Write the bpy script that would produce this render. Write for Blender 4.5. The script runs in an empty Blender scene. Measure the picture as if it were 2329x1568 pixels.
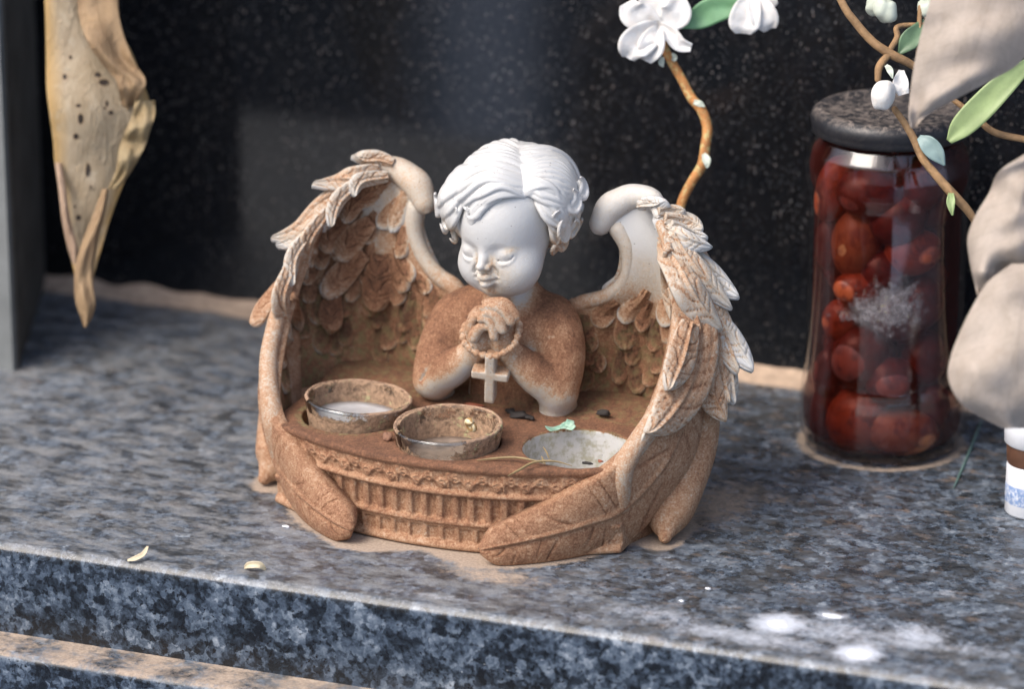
import bpy, math, random
import numpy as np
from mathutils import Vector, Matrix, noise as mnoise

# ------------------------------------------------------------------ camera, sky, sun, exposure
CM = 0.01                      # everything below is modelled in centimetres
sc = bpy.context.scene
sc.render.engine = 'CYCLES'
sc.cycles.use_denoising = True
sc.cycles.max_bounces = 8
sc.cycles.transparent_max_bounces = 16
sc.view_settings.view_transform = 'Standard'
sc.view_settings.look = 'None'
sc.view_settings.gamma = 1.0
sc.view_settings.use_curve_mapping = False
sc.view_settings.exposure = 0.82

PSI, EL, DIST, FPX = math.radians(21.8), math.radians(19), 150.0, 9300.0
TGT = np.array([2.05, 0.0, 7.0])
CAM = TGT + DIST * np.array([math.sin(PSI) * math.cos(EL), -math.cos(PSI) * math.cos(EL), math.sin(EL)])
FWD = (TGT - CAM) / DIST
RGT = np.array([math.cos(PSI), math.sin(PSI), 0.0])
UPV = np.cross(RGT, FWD)

cam_d = bpy.data.cameras.new('camera')
cam = bpy.data.objects.new('camera', cam_d)
sc.collection.objects.link(cam)
cam.location = CAM * CM
cam.rotation_euler = Matrix(np.array([RGT, UPV, -FWD]).T.tolist()).to_euler()
cam_d.sensor_width = 36.0
cam_d.lens = 36.0 * FPX / 2329.0
cam_d.clip_start, cam_d.clip_end = 0.05, 200.0
cam_d.dof.use_dof = True
cam_d.dof.focus_distance = (DIST - 0.5) * CM
cam_d.dof.aperture_fstop = 7.0
sc.camera = cam

SUN_EL, SUN_AZ = math.radians(52), math.radians(215)     # azimuth clockwise from +Y
world = bpy.data.worlds.new('World')
sc.world = world
world.use_nodes = True
wn = world.node_tree
sky = wn.nodes.new('ShaderNodeTexSky')
sky.sky_type = 'NISHITA'
sky.sun_disc = False
sky.sun_elevation = SUN_EL
sky.sun_rotation = SUN_AZ
sky.air_density = 1.0
sky.dust_density = 4.0
wn.links.new(sky.outputs[0], wn.nodes['Background'].inputs[0])
wn.nodes['Background'].inputs[1].default_value = 0.15
sun_d = bpy.data.lights.new('sun', 'SUN')
sun_d.energy = 1.5
sun_d.angle = math.radians(35)
sun_d.color = (1.0, 0.95, 0.88)
sun = bpy.data.objects.new('sun', sun_d)
sc.collection.objects.link(sun)
sdir = Vector((math.sin(SUN_AZ) * math.cos(SUN_EL), math.cos(SUN_AZ) * math.cos(SUN_EL), math.sin(SUN_EL)))
sun.rotation_euler = sdir.to_track_quat('Z', 'Y').to_euler()

# ------------------------------------------------------------------ helpers
V = lambda *a: np.array(a, dtype=float)

def U(px, py, x=None, y=None, z=None, d=None):
    """3D point (cm) on the sight line of a spot measured in the photo, at a known x, y, z or distance."""
    ray = FWD + (px - 1164.0) / FPX * RGT - (py - 784.0) / FPX * UPV
    if y is not None: t = (y - CAM[1]) / ray[1]
    elif x is not None: t = (x - CAM[0]) / ray[0]
    elif z is not None: t = (z - CAM[2]) / ray[2]
    else: t = DIST + d
    return CAM + t * ray

def proj(P):
    v = np.asarray(P) - CAM
    zc = v @ FWD
    return np.stack([1164 + FPX * (v @ RGT) / zc, 784 - FPX * (v @ UPV) / zc], -1), zc - DIST

def tag(o, label=None, cat=None, group=None, kind=None):
    if label: o['label'] = label
    if cat: o['category'] = cat
    if group: o['group'] = group
    if kind: o['kind'] = kind
    return o

def empty(name, label, cat, loc=(0, 0, 0), group=None):
    o = bpy.data.objects.new(name, None)
    sc.collection.objects.link(o)
    o.location = V(*loc) * CM
    o.empty_display_size = 0.01
    return tag(o, label, cat, group)

def root_loc(p):
    l = V(0, 0, 0)
    while p is not None:
        l = l + V(*p.location); p = p.parent
    return l

class MB:
    """collects world-space geometry (cm) and builds ONE mesh object"""
    def __init__(s): s.v, s.f, s.a, s.n = [], [], {}, 0
    def add(s, v, f, **attr):
        v = np.asarray(v, float)
        s.f += [tuple(i + s.n for i in q) for q in f]
        for k in set(list(attr) + list(s.a)):
            s.a.setdefault(k, [np.zeros(s.n)] if s.n else [])
            val = attr.get(k, 0.0)
            s.a[k].append(np.broadcast_to(np.asarray(val, float), (len(v),)).copy())
        s.v.append(v); s.n += len(v)
        return s
    def verts(s): return np.concatenate(s.v)
    def build(s, name, mat, parent=None, smooth=True, loc=None, flip=False):
        v = s.verts()
        me = bpy.data.meshes.new(name)
        o = bpy.data.objects.new(name, me)
        sc.collection.objects.link(o)
        org = root_loc(parent)
        if parent: o.parent = parent
        if loc is not None:
            o.location = V(*loc) * CM - org
            org = V(*loc) * CM
        f = [q[::-1] for q in s.f] if flip else s.f
        me.from_pydata((v * CM - org).tolist(), [], f)
        for k, a in s.a.items():
            at = me.attributes.new(k, 'FLOAT', 'POINT')
            at.data.foreach_set('value', np.concatenate(a).astype(np.float32))
        me.validate()
        me.polygons.foreach_set('use_smooth', [smooth] * len(me.polygons))
        if mat: me.materials.append(mat)
        me.update()
        return o

def grid_faces(nu, nv, closeu=False, closev=False, off=0):
    f = []
    for i in range(nu if closeu else nu - 1):
        for j in range(nv if closev else nv - 1):
            a = i * nv + j; b = ((i + 1) % nu) * nv + j
            c = ((i + 1) % nu) * nv + (j + 1) % nv; d = i * nv + (j + 1) % nv
            f.append((a + off, b + off, c + off, d + off))
    return f

def catmull(P, n):
    P = np.asarray(P, float)
    if len(P) == 2:
        t = np.linspace(0, 1, n)[:, None]
        return P[0] * (1 - t) + P[1] * t
    Q = np.vstack([2 * P[0] - P[1], P, 2 * P[-1] - P[-2]])
    out = []
    for t in np.linspace(0, len(P) - 1 - 1e-9, n):
        i = int(t); u = t - i
        a, b, c, d = Q[i:i + 4]
        out.append(0.5 * (2 * b + (c - a) * u + (2 * a - 5 * b + 4 * c - d) * u * u + (3 * b - a - 3 * c + d) * u ** 3))
    return np.array(out)

def norm(a):
    a = np.asarray(a, float)
    return a / np.maximum(np.linalg.norm(a, axis=-1, keepdims=True), 1e-9)

def tube(mb, pts, rad, n=12, res=24, ref=(0, 0, 1), flat=1.0, **attr):
    """smooth closed tube through pts with radii"""
    p = catmull(pts, res)
    r = catmull(np.array(rad, float)[:, None] * np.ones((1, 3)), res)[:, 0]
    r = np.maximum(r, 1e-3)
    T = norm(np.gradient(p, axis=0))
    nrm = norm(np.cross(T[0], V(*ref) if abs(T[0] @ norm(V(*ref))) < .95 else V(1, 0, 0)))
    fr = []
    for i in range(res):
        nrm = norm(nrm - T[i] * (nrm @ T[i])); fr.append((nrm, np.cross(T[i], nrm)))
    sp = []                                            # rings: rounded start, body, rounded end
    for q in (80, 55, 28): q = math.radians(q); sp.append((p[0] - T[0] * r[0] * math.sin(q), r[0] * math.cos(q), 0))
    sp += [(p[i], r[i], i) for i in range(res)]
    for q in (28, 55, 80): q = math.radians(q); sp.append((p[-1] + T[-1] * r[-1] * math.sin(q), r[-1] * math.cos(q), res - 1))
    a = np.linspace(0, 2 * math.pi, n, endpoint=False)[:, None]
    v = np.concatenate([c + q * (np.cos(a) * fr[i][0] + flat * np.sin(a) * fr[i][1]) for c, q, i in sp])
    R_ = len(sp)
    f = [q[::-1] for q in grid_faces(R_, n, closev=True)]
    v = np.vstack([v, p[0] - T[0] * r[0], p[-1] + T[-1] * r[-1]]); k = R_ * n
    for j in range(n):
        f.append((k, j, (j + 1) % n)); f.append((k + 1, (R_ - 1) * n + (j + 1) % n, (R_ - 1) * n + j))
    for kk in attr:
        if np.ndim(attr[kk]) == 1: attr[kk] = np.concatenate([np.repeat(np.asarray(attr[kk])[[q[2] for q in sp]], n), [attr[kk][0], attr[kk][-1]]])
    mb.add(v, f, **attr)

def lathe(mb, prof, c, n=64, axis=None, **attr):
    """prof list of (r, z); c = centre on the ground"""
    prof = np.array(prof, float)
    a = np.linspace(0, 2 * math.pi, n, endpoint=False)
    v = np.zeros((len(prof), n, 3))
    v[..., 0] = prof[:, :1] * np.cos(a); v[..., 1] = prof[:, :1] * np.sin(a); v[..., 2] = prof[:, 1:2]
    v = v.reshape(-1, 3)
    if axis is not None:
        z = norm(V(*axis)); x = norm(np.cross(V(0, 1, 0), z)); y = np.cross(z, x)
        v = v[:, :1] * x + v[:, 1:2] * y + v[:, 2:3] * z
    mb.add(v + V(*c), [q[::-1] for q in grid_faces(len(prof), n, closev=True)], **attr)

def ellip(mb, c, r, n=20, rot=None, bump=0.0, seed=0, **attr):
    th = np.linspace(0, math.pi, n); ph = np.linspace(0, 2 * math.pi, 2 * n, endpoint=False)
    T, Pp = np.meshgrid(th, ph, indexing='ij')
    d = np.stack([np.sin(T) * np.cos(Pp), np.sin(T) * np.sin(Pp), np.cos(T)], -1).reshape(-1, 3)
    if bump:
        k = np.array([mnoise.noise(Vector((q * 1.3 + seed * 7.1).tolist())) for q in d])
        d = d * (1 + bump * k)[:, None]
    v = d * V(*r)
    if rot is not None: v = v @ np.array(rot).T
    mb.add(v + V(*c), [q[::-1] for q in grid_faces(n, 2 * n, closev=True)][::-1], **attr)

def fnoise(P, s, seed=0.0, oct=3):
    """fractal noise on an array of points, about -1..1"""
    o = np.empty(len(P))
    for i, q in enumerate(P):
        o[i] = mnoise.fractal(Vector((q[0] * s + seed, q[1] * s - seed, q[2] * s + 3.7)), 1.0, 2.0, oct)
    return o

# ---- signed distance sculpting
class Field:
    def __init__(s, lo, hi, h):
        s.lo, s.h = V(*lo), h
        s.n = np.ceil((V(*hi) - s.lo) / h).astype(int) + 1
        s.ax = [(s.lo[i] + h * np.arange(s.n[i])).astype(np.float32) for i in range(3)]
        s.d = np.full(s.n, 3.0, np.float32)
    def box(s, lo, hi):
        a = np.clip(np.floor((V(*lo) - s.lo) / s.h).astype(int), 0, s.n)
        b = np.clip(np.ceil((V(*hi) - s.lo) / s.h).astype(int) + 1, 0, s.n)
        sl = tuple(slice(a[i], b[i]) for i in range(3))
        return sl, np.stack(np.meshgrid(*[s.ax[i][sl[i]] for i in range(3)], indexing='ij'), -1)
    def op(s, fn, lo, hi, k=0.1, sub=False):
        m = k + 3 * s.h
        sl, P = s.box(V(*lo) - m, V(*hi) + m)
        if P.size == 0: return
        e = fn(P); d = s.d[sl]
        if sub:
            q = np.clip(0.5 - 0.5 * (d + e) / k, 0, 1)
            s.d[sl] = d * (1 - q) - e * q + k * q * (1 - q)
        else:
            q = np.clip(0.5 + 0.5 * (e - d) / k, 0, 1)
            s.d[sl] = e * (1 - q) + d * q - k * q * (1 - q)
    def cap(s, a, b, ra, rb, k=0.1, sub=False):
        a, b = V(*a), V(*b)
        r = max(ra, rb)
        ba = (b - a).astype(np.float32); L = max(float(ba @ ba), 1e-9)
        def fn(P):
            pa = P - a.astype(np.float32)
            t = np.clip((pa @ ba) / L, 0, 1)
            return np.linalg.norm(pa - t[..., None] * ba, axis=-1) - (ra + (rb - ra) * t)
        s.op(fn, np.minimum(a, b) - r, np.maximum(a, b) + r, k, sub)
    def chain(s, pts, rad, k=0.1, res=None, sub=False):
        p = catmull(pts, res) if res else np.asarray(pts, float)
        r = np.interp(np.linspace(0, 1, len(p)), np.linspace(0, 1, len(rad)), rad)
        for i in range(len(p) - 1): s.cap(p[i], p[i + 1], r[i], r[i + 1], k, sub)
    def ell(s, c, r, k=0.1, R=None, sub=False):
        c, r = V(*c), V(*r); m = r.max()
        def fn(P):
            q = P - c.astype(np.float32)
            if R is not None: q = q @ np.asarray(R, np.float32)
            k0 = np.linalg.norm(q / r.astype(np.float32), axis=-1)
            k1 = np.linalg.norm(q / (r * r).astype(np.float32), axis=-1)
            return k0 * (k0 - 1) / np.maximum(k1, 1e-6)
        s.op(fn, c - m, c + m, k, sub)
    def mesh(s):
        d, h, n = s.d, s.h, s.n
        acc = np.zeros(tuple(n - 1) + (3,), np.float32); cnt = np.zeros(tuple(n - 1), np.int16)
        ins = d < 0
        cr = []
        for ax in range(3):
            A = [slice(None)] * 3; B = [slice(None)] * 3
            A[ax] = slice(0, -1); B[ax] = slice(1, None)
            da, db = d[tuple(A)], d[tuple(B)]
            c = ins[tuple(A)] != ins[tuple(B)]
            cr.append((c, ins[tuple(A)]))
            idx = np.argwhere(c)
            t = da[c] / (da[c] - db[c])
            p = idx.astype(np.float32); p[:, ax] += t
            o = [i for i in range(3) if i != ax]
            for u in (0, 1):
                for w in (0, 1):
                    cell = idx.copy(); cell[:, o[0]] -= u; cell[:, o[1]] -= w
                    ok = np.all((cell >= 0) & (cell < n - 1), axis=1)
                    cc = cell[ok]
                    np.add.at(acc, (cc[:, 0], cc[:, 1], cc[:, 2]), p[ok])
                    np.add.at(cnt, (cc[:, 0], cc[:, 1], cc[:, 2]), 1)
        m = cnt > 0
        ids = np.full(cnt.shape, -1, np.int64); ids[m] = np.arange(m.sum())
        v = acc[m] / cnt[m][:, None] * h + s.lo
        faces = []
        for ax in range(3):
            c, inA = cr[ax]
            idx = np.argwhere(c); flag = inA[c]
            o = [(ax + 1) % 3, (ax + 2) % 3]
            ok = (idx[:, o[0]] > 0) & (idx[:, o[1]] > 0) & (idx[:, o[0]] < n[o[0]] - 1) & (idx[:, o[1]] < n[o[1]] - 1)
            idx, flag = idx[ok], flag[ok]
            q = []
            for u, w in ((1, 1), (0, 1), (0, 0), (1, 0)):
                cell = idx.copy(); cell[:, o[0]] -= u; cell[:, o[1]] -= w
                q.append(ids[cell[:, 0], cell[:, 1], cell[:, 2]])
            q = np.stack(q, 1)
            q[~flag] = q[~flag][:, ::-1]
            faces.append(q)
        f = np.concatenate(faces)
        return v, f[(f >= 0).all(1)]
    def normals(s, v):
        g = []
        for ax in range(3):
            e = np.zeros(3); e[ax] = s.h
            g.append(s.samp(v + e) - s.samp(v - e))
        return norm(np.stack(g, -1))
    def samp(s, v):
        i = np.clip(np.round((v - s.lo) / s.h).astype(int), 0, s.n - 1)
        return s.d[i[:, 0], i[:, 1], i[:, 2]]

def smooth_mesh(v, f, it=1):
    e = np.concatenate([f[:, [0, 1]], f[:, [1, 2]], f[:, [2, 3]], f[:, [3, 0]]])
    e = np.concatenate([e, e[:, ::-1]])
    for _ in range(it):
        acc = np.zeros_like(v); np.add.at(acc, e[:, 0], v[e[:, 1]])
        c = np.bincount(e[:, 0], minlength=len(v))[:, None]
        v = .5 * v + .5 * acc / np.maximum(c, 1)
    return v

# ------------------------------------------------------------------ materials
def new_mat(name):
    m = bpy.data.materials.new(name); m.use_nodes = True
    nt = m.node_tree
    return m, nt, nt.nodes['Principled BSDF']

class NT:
    def __init__(s, nt):
        s.nt = nt
        s.tc = nt.nodes.new('ShaderNodeTexCoord')
        s.maps = {}
    def L(s, a, b): s.nt.links.new(a, b)
    def coord(s, sx=100, sy=100, sz=100, rot=(0, 0, 0)):
        k = (sx, sy, sz, rot)
        if k not in s.maps:
            m = s.nt.nodes.new('ShaderNodeMapping'); s.L(s.tc.outputs['Object'], m.inputs[0])
            m.inputs['Scale'].default_value = (sx, sy, sz); m.inputs['Rotation'].default_value = rot
            s.maps[k] = m.outputs[0]
        return s.maps[k]
    def noise(s, scale, detail=4, rough=.55, dist=0, co=None, color=False):
        n = s.nt.nodes.new('ShaderNodeTexNoise')
        n.inputs['Scale'].default_value = scale; n.inputs['Detail'].default_value = detail
        n.inputs['Roughness'].default_value = rough; n.inputs['Distortion'].default_value = dist
        s.L(co or s.coord(), n.inputs['Vector'])
        return n.outputs['Color' if color else 'Fac']
    def vor(s, scale, feature='F1', out='Distance', co=None, rnd=1.0):
        n = s.nt.nodes.new('ShaderNodeTexVoronoi'); n.feature = feature
        n.inputs['Scale'].default_value = scale; n.inputs['Randomness'].default_value = rnd
        s.L(co or s.coord(), n.inputs['Vector'])
        return n.outputs[out]
    def ramp(s, fac, stops, interp='LINEAR'):
        r = s.nt.nodes.new('ShaderNodeValToRGB'); r.color_ramp.interpolation = interp
        while len(r.color_ramp.elements) < len(stops): r.color_ramp.elements.new(.5)
        for e, (p, c) in zip(r.color_ramp.elements, stops):
            e.position = p; e.color = (*c, 1) if len(c) == 3 else c
        s.L(fac, r.inputs[0]); return r.outputs[0]
    def gr(s, fac, a, b, interp='LINEAR'):
        """map range a..b -> 0..1 clamped"""
        m = s.nt.nodes.new('ShaderNodeMapRange'); s.L(fac, m.inputs[0])
        m.inputs[1].default_value = a; m.inputs[2].default_value = b
        return m.outputs[0]
    def math(s, op, a, b=0.0, clamp=False):
        m = s.nt.nodes.new('ShaderNodeMath'); m.operation = op; m.use_clamp = clamp
        for i, q in enumerate((a, b)):
            if isinstance(q, (int, float)): m.inputs[i].default_value = q
            else: s.L(q, m.inputs[i])
        return m.outputs[0]
    def mix(s, fac, a, b, mode='MIX'):
        m = s.nt.nodes.new('ShaderNodeMix'); m.data_type = 'RGBA'; m.blend_type = mode
        for i, q in ((0, fac), (6, a), (7, b)):
            if isinstance(q, (int, float)): m.inputs[i].default_value = q
            elif isinstance(q, tuple): m.inputs[i].default_value = (*q, 1)
            else: s.L(q, m.inputs[i])
        return m.outputs[2]
    def attr(s, name):
        a = s.nt.nodes.new('ShaderNodeAttribute'); a.attribute_name = name
        return a.outputs['Fac']
    def bump(s, h, strength, dist, prev=None):
        b = s.nt.nodes.new('ShaderNodeBump'); b.inputs['Strength'].default_value = strength
        b.inputs['Distance'].default_value = dist; s.L(h, b.inputs['Height'])
        if prev: s.L(prev, b.inputs['Normal'])
        return b.outputs[0]

def statue_material(name, grit=1.0, gloss=.45):
    m, nt, b = new_mat(name); n = NT(nt)
    d = n.attr('dirt')
    fine = n.noise(13, 4, .85); med = n.noise(1.6, 5, .7); spk = n.noise(5.5, 5, .75)
    k = n.math('ADD', d, n.math('MULTIPLY', n.math('MULTIPLY', n.math('SUBTRACT', fine, .5), 1.1 * grit), n.gr(d, -.15, .42)))
    lo_ = n.gr(d, -.05, .5)
    k = n.math('ADD', k, n.math('MULTIPLY', n.math('MULTIPLY', n.math('SUBTRACT', med, .5), .50), lo_))
    k = n.math('ADD', k, n.math('MULTIPLY', n.math('MULTIPLY', n.math('SUBTRACT', spk, .5), .55 * grit), lo_))
    k = n.math('MULTIPLY', k, n.gr(d, 0.0, .12))
    col = n.ramp(k, [(0, (.50, .50, .495)), (.20, (.51, .44, .355)), (.38, (.45, .262, .150)), (.62, (.262, .118, .060)), (.92, (.105, .050, .028))])
    # small dark specks of grime
    sp = n.gr(n.vor(5.0), .15, .07)
    keep = n.gr(n.noise(2.3, 2), .50, .60)
    col = n.mix(n.math('MULTIPLY', n.math('MULTIPLY', sp, keep), .75), col, (.10, .085, .075))
    # greenish growth where the attribute says
    moss = n.math('MULTIPLY', n.attr('moss'), n.gr(n.noise(3.4, 5, .7), .46, .62))
    col = n.mix(moss, col, (.23, .21, .09))
    n.L(col, b.inputs['Base Color'])
    n.L(n.math('ADD', gloss, n.math('MULTIPLY', k, .5), clamp=True), b.inputs['Roughness'])
    hgt = n.math('ADD', n.math('MULTIPLY', fine, k), n.math('MULTIPLY', spk, .35))
    n.L(n.bump(hgt, .75 * grit, .0009), b.inputs['Normal'])
    return m

def granite_material(name, dusty):
    m, nt, b = new_mat(name); n = NT(nt)
    wob = n.noise(4.0, 5, .75, color=True)
    vm = nt.nodes.new('ShaderNodeVectorMath'); vm.operation = 'MULTIPLY_ADD'
    n.L(wob, vm.inputs[0]); vm.inputs[1].default_value = (.42, .42, .42); n.L(n.coord(), vm.inputs[2])
    co = vm.outputs[0]
    sep = nt.nodes.new('ShaderNodeSeparateColor'); n.L(n.vor(2.0, 'F1', 'Color', co), sep.inputs[0])
    sep2 = nt.nodes.new('ShaderNodeSeparateColor'); n.L(n.vor(5.2, 'F1', 'Color', co), sep2.inputs[0])
    grain = n.noise(2.6, 9, .78, .5)
    blot = n.noise(.6, 4, .65, .5)
    v = n.math('ADD', n.math('MULTIPLY', sep.outputs[0], .32), n.math('MULTIPLY', sep2.outputs[1], .26))
    v = n.math('ADD', v, n.math('MULTIPLY', n.math('SUBTRACT', grain, .5), .95))
    v = n.math('ADD', n.math('ADD', v, .165), n.math('MULTIPLY', n.math('SUBTRACT', blot, .5), .75))
    col = n.ramp(v, [(.25, (.008, .010, .013)), (.40, (.022, .030, .042)), (.54, (.062, .084, .118)), (.68, (.125, .155, .195)), (.92, (.34, .38, .43))])
    mica = n.math('MULTIPLY', n.gr(n.vor(5.0, 'F1', 'Distance', co), .30, .20), n.gr(n.noise(1.6, 4), .47, .55))
    col = n.mix(mica, col, (.008, .009, .011))
    if dusty:
        st = n.noise(1.1, 9, .8, .3, n.coord(60, 130, 100, (0, 0, .25)))
        st2 = n.noise(6, 6, .8)
        film = n.math('ADD', .10, n.math('MULTIPLY', n.gr(st, .44, .60), .62))
        film = n.math('MULTIPLY', film, n.math('ADD', .55, n.math('MULTIPLY', st2, .9)), clamp=True)
        film = n.math('MULTIPLY', film, n.attr('film'), clamp=True)
        col = n.mix(film, col, n.ramp(n.noise(12, 5, .85), [(.35, (.15, .155, .16)), (.65, (.265, .268, .270))]))
        brn = n.math('MULTIPLY', n.gr(n.noise(1.6, 6, .75, .4, n.coord(60, 120, 100, (0, 0, -.3))), .55, .72), n.attr('brown'), clamp=True)
        col = n.mix(n.math('MULTIPLY', brn, .7), col, (.33, .235, .165))
        sand = n.math('ADD', n.attr('sand'), n.math('MULTIPLY', n.math('SUBTRACT', n.noise(2.2, 9, .82), .5), 2.0))
        sand = n.math('MULTIPLY', n.gr(sand, .36, .74), n.gr(n.attr('sand'), .02, .1))
        col = n.mix(sand, col, n.ramp(n.noise(9, 5, .8), [(.3, (.22, .165, .125)), (.65, (.42, .335, .26))]))
        wax = n.gr(n.math('ADD', n.attr('pale'), n.math('MULTIPLY', n.math('SUBTRACT', n.noise(2.4, 9, .8, .5), .5), 1.6)), .35, 1.0)  # whitish blotches and front edge band from the pale attribute
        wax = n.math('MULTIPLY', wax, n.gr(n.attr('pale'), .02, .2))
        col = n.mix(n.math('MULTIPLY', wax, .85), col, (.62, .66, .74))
        fl = n.gr(n.vor(2.3), .05, .02)
        fl = n.math('MULTIPLY', fl, n.gr(n.noise(.9, 2), .5, .6))
        col = n.mix(fl, col, (.75, .75, .74))
        rough = n.math('ADD', .24, n.math('ADD', n.math('MULTIPLY', film, .35), n.math('MULTIPLY', sand, .5)), clamp=True)
        n.L(rough, b.inputs['Roughness'])
        n.L(n.bump(n.math('ADD', n.math('MULTIPLY', sand, 1.2), st2), .25, .0006), b.inputs['Normal'])
    else:
        b.inputs['Roughness'].default_value = .28
    n.L(col, b.inputs['Base Color'])
    return m

def headstone_material():
    m, nt, b = new_mat('polished black granite'); n = NT(nt)
    c = n.ramp(n.noise(7, 5, .7), [(.35, (.003, .0035, .0045)), (.7, (.010, .012, .016))])
    dens = n.noise(.28, 3, .6)
    for sc_, lo, hi, th, col in ((2.7, .14, .06, .58, (.38, .31, .28)), (4.6, .19, .09, .38, (.29, .265, .25)), (8.0, .23, .11, .40, (.13, .13, .135)), (1.1, .08, .045, .50, (.55, .45, .39))):
        wob = n.noise(4 * sc_, 2, .5, color=True)
        vm = nt.nodes.new('ShaderNodeVectorMath'); vm.operation = 'MULTIPLY_ADD'
        n.L(wob, vm.inputs[0]); vm.inputs[1].default_value = (.30 / sc_,) * 3; n.L(n.coord(115, 100, 82), vm.inputs[2])
        f = n.gr(n.vor(sc_, 'F1', 'Distance', vm.outputs[0]), lo, hi)
        sel = nt.nodes.new('ShaderNodeSeparateColor'); n.L(n.vor(sc_, 'F1', 'Color', vm.outputs[0]), sel.inputs[0])
        f = n.math('MULTIPLY', f, n.gr(sel.outputs[1], th, th + .3))
        f = n.math('MULTIPLY', f, n.gr(dens, .25, .62))
        c = n.mix(f, c, col)
    film = n.noise(1.0, 6, .75, 0, n.coord(200, 100, 40))
    c = n.mix(n.math('MULTIPLY', n.gr(film, .4, .8), .03), c, (.25, .22, .2))
    n.L(c, b.inputs['Base Color'])
    b.inputs['Roughness'].default_value = .09
    b.inputs['Specular IOR Level'].default_value = .55
    return m

def plain(name, col, rough=.6, var=.25, scale=1.5, bump=.2, sub=0.0, second=None, th=(.45, .62), spec=.5):
    m, nt, b = new_mat(name); n = NT(nt)
    f = n.noise(scale, 6, .65)
    dk = tuple(q * (1 - var) for q in col); lt = tuple(min(1, q * (1 + var)) for q in col)
    c = n.ramp(f, [(.3, dk), (.7, lt)])
    if second:
        c = n.mix(n.gr(n.noise(scale * 1.9, 5, .7, .3), *th), c, second)
    n.L(c, b.inputs['Base Color'])
    b.inputs['Roughness'].default_value = rough
    b.inputs['Specular IOR Level'].default_value = spec
    if sub:
        b.inputs['Subsurface Weight'].default_value = sub
        b.inputs['Subsurface Radius'].default_value = (.004, .003, .002)
        b.inputs['Subsurface Scale'].default_value = 1.0
    if bump: n.L(n.bump(n.noise(scale * 6, 4, .7), bump, .0006), b.inputs['Normal'])
    return m

def glass_like(name, tint, deposit=None, gloss_r=.05, ior=1.45):
    """thin glass: tinted see-through + fresnel gloss, optional crust from the attribute 'crust'"""
    m, nt, b = new_mat(name); n = NT(nt)
    out = nt.nodes['Material Output']
    tr = nt.nodes.new('ShaderNodeBsdfTransparent'); tr.inputs[0].default_value = (*tint, 1)
    gl = nt.nodes.new('ShaderNodeBsdfGlossy'); gl.inputs['Roughness'].default_value = gloss_r
    geo = nt.nodes.new('ShaderNodeNewGeometry')
    dt = nt.nodes.new('ShaderNodeVectorMath'); dt.operation = 'DOT_PRODUCT'
    n.L(geo.outputs['Normal'], dt.inputs[0]); n.L(geo.outputs['Incoming'], dt.inputs[1])
    f0 = ((ior - 1) / (ior + 1)) ** 2
    fz = n.math('ADD', f0, n.math('MULTIPLY', n.math('POWER', n.math('SUBTRACT', 1.0, n.math('ABSOLUTE', dt.outputs['Value']), clamp=True), 5.0), (1 - f0) * .7))
    mx = nt.nodes.new('ShaderNodeMixShader')
    n.L(fz, mx.inputs[0]); n.L(tr.outputs[0], mx.inputs[1]); n.L(gl.outputs[0], mx.inputs[2])
    res = mx.outputs[0]
    if deposit:
        colr, lim = deposit
        k = n.math('ADD', n.attr('crust'), n.math('MULTIPLY', n.math('SUBTRACT', n.noise(2.6, 7, .75), .5), 1.5))
        c = n.mix(n.gr(n.noise(5, 5, .7), .35, .65), colr, tuple(q * .42 for q in colr))
        c = n.mix(n.gr(n.noise(1.9, 5, .7), .60, .66), c, (.44, .42, .22))
        n.L(c, b.inputs['Base Color']); b.inputs['Roughness'].default_value = .85
        n.L(n.bump(n.noise(7, 4, .8), .8, .0012), b.inputs['Normal'])
        m2 = nt.nodes.new('ShaderNodeMixShader')
        n.L(n.gr(k, *lim), m2.inputs[0]); n.L(res, m2.inputs[1]); n.L(b.outputs[0], m2.inputs[2])
        res = m2.outputs[0]
    n.L(res, out.inputs['Surface'])
    return m
# ------------------------------------------------------------------ the setting
M_top = granite_material('dusty blue pearl granite', True)
M_wall = headstone_material()
M_sand = plain('dried sand and dust', (.46, .34, .25), .9, .25, 2.0, .6)
BACK_Y, FRONT_Y = 19.1, -8.75

def foot_outline():
    """the line where the statue meets the ledge, for the ring of silt around it"""
    r = [(0, -3.55), (2.0, -4.45), (2.9, -4.5), (4.2, -3.7), (5.6, -2.5), (6.4, -1.0), (6.9, 0.0), (8.1, -.35), (8.5, .3), (8.3, 2.2), (7.2, 4.6), (4, 5.3), (0, 5.2)]
    l = [(-x, y) for x, y in r[::-1] if x > 0]
    return np.array(r + l, float)

def seg_dist(P, A):
    d = np.full(len(P), 1e9); B = np.roll(A, -1, 0)
    for a, b in zip(A, B):
        ba = b - a; t = np.clip(((P - a) @ ba) / (ba @ ba), 0, 1)
        d = np.minimum(d, np.linalg.norm(P - a - t[:, None] * ba, axis=1))
    return d

def inside(P, A):
    c = np.zeros(len(P), bool); B = np.roll(A, -1, 0)
    for a, b in zip(A, B):
        k = (a[1] > P[:, 1]) != (b[1] > P[:, 1])
        xx = a[0] + (P[:, 1] - a[1]) / (b[1] - a[1] + 1e-12) * (b[0] - a[0])
        c ^= k & (P[:, 0] < xx)
    return c

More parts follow.
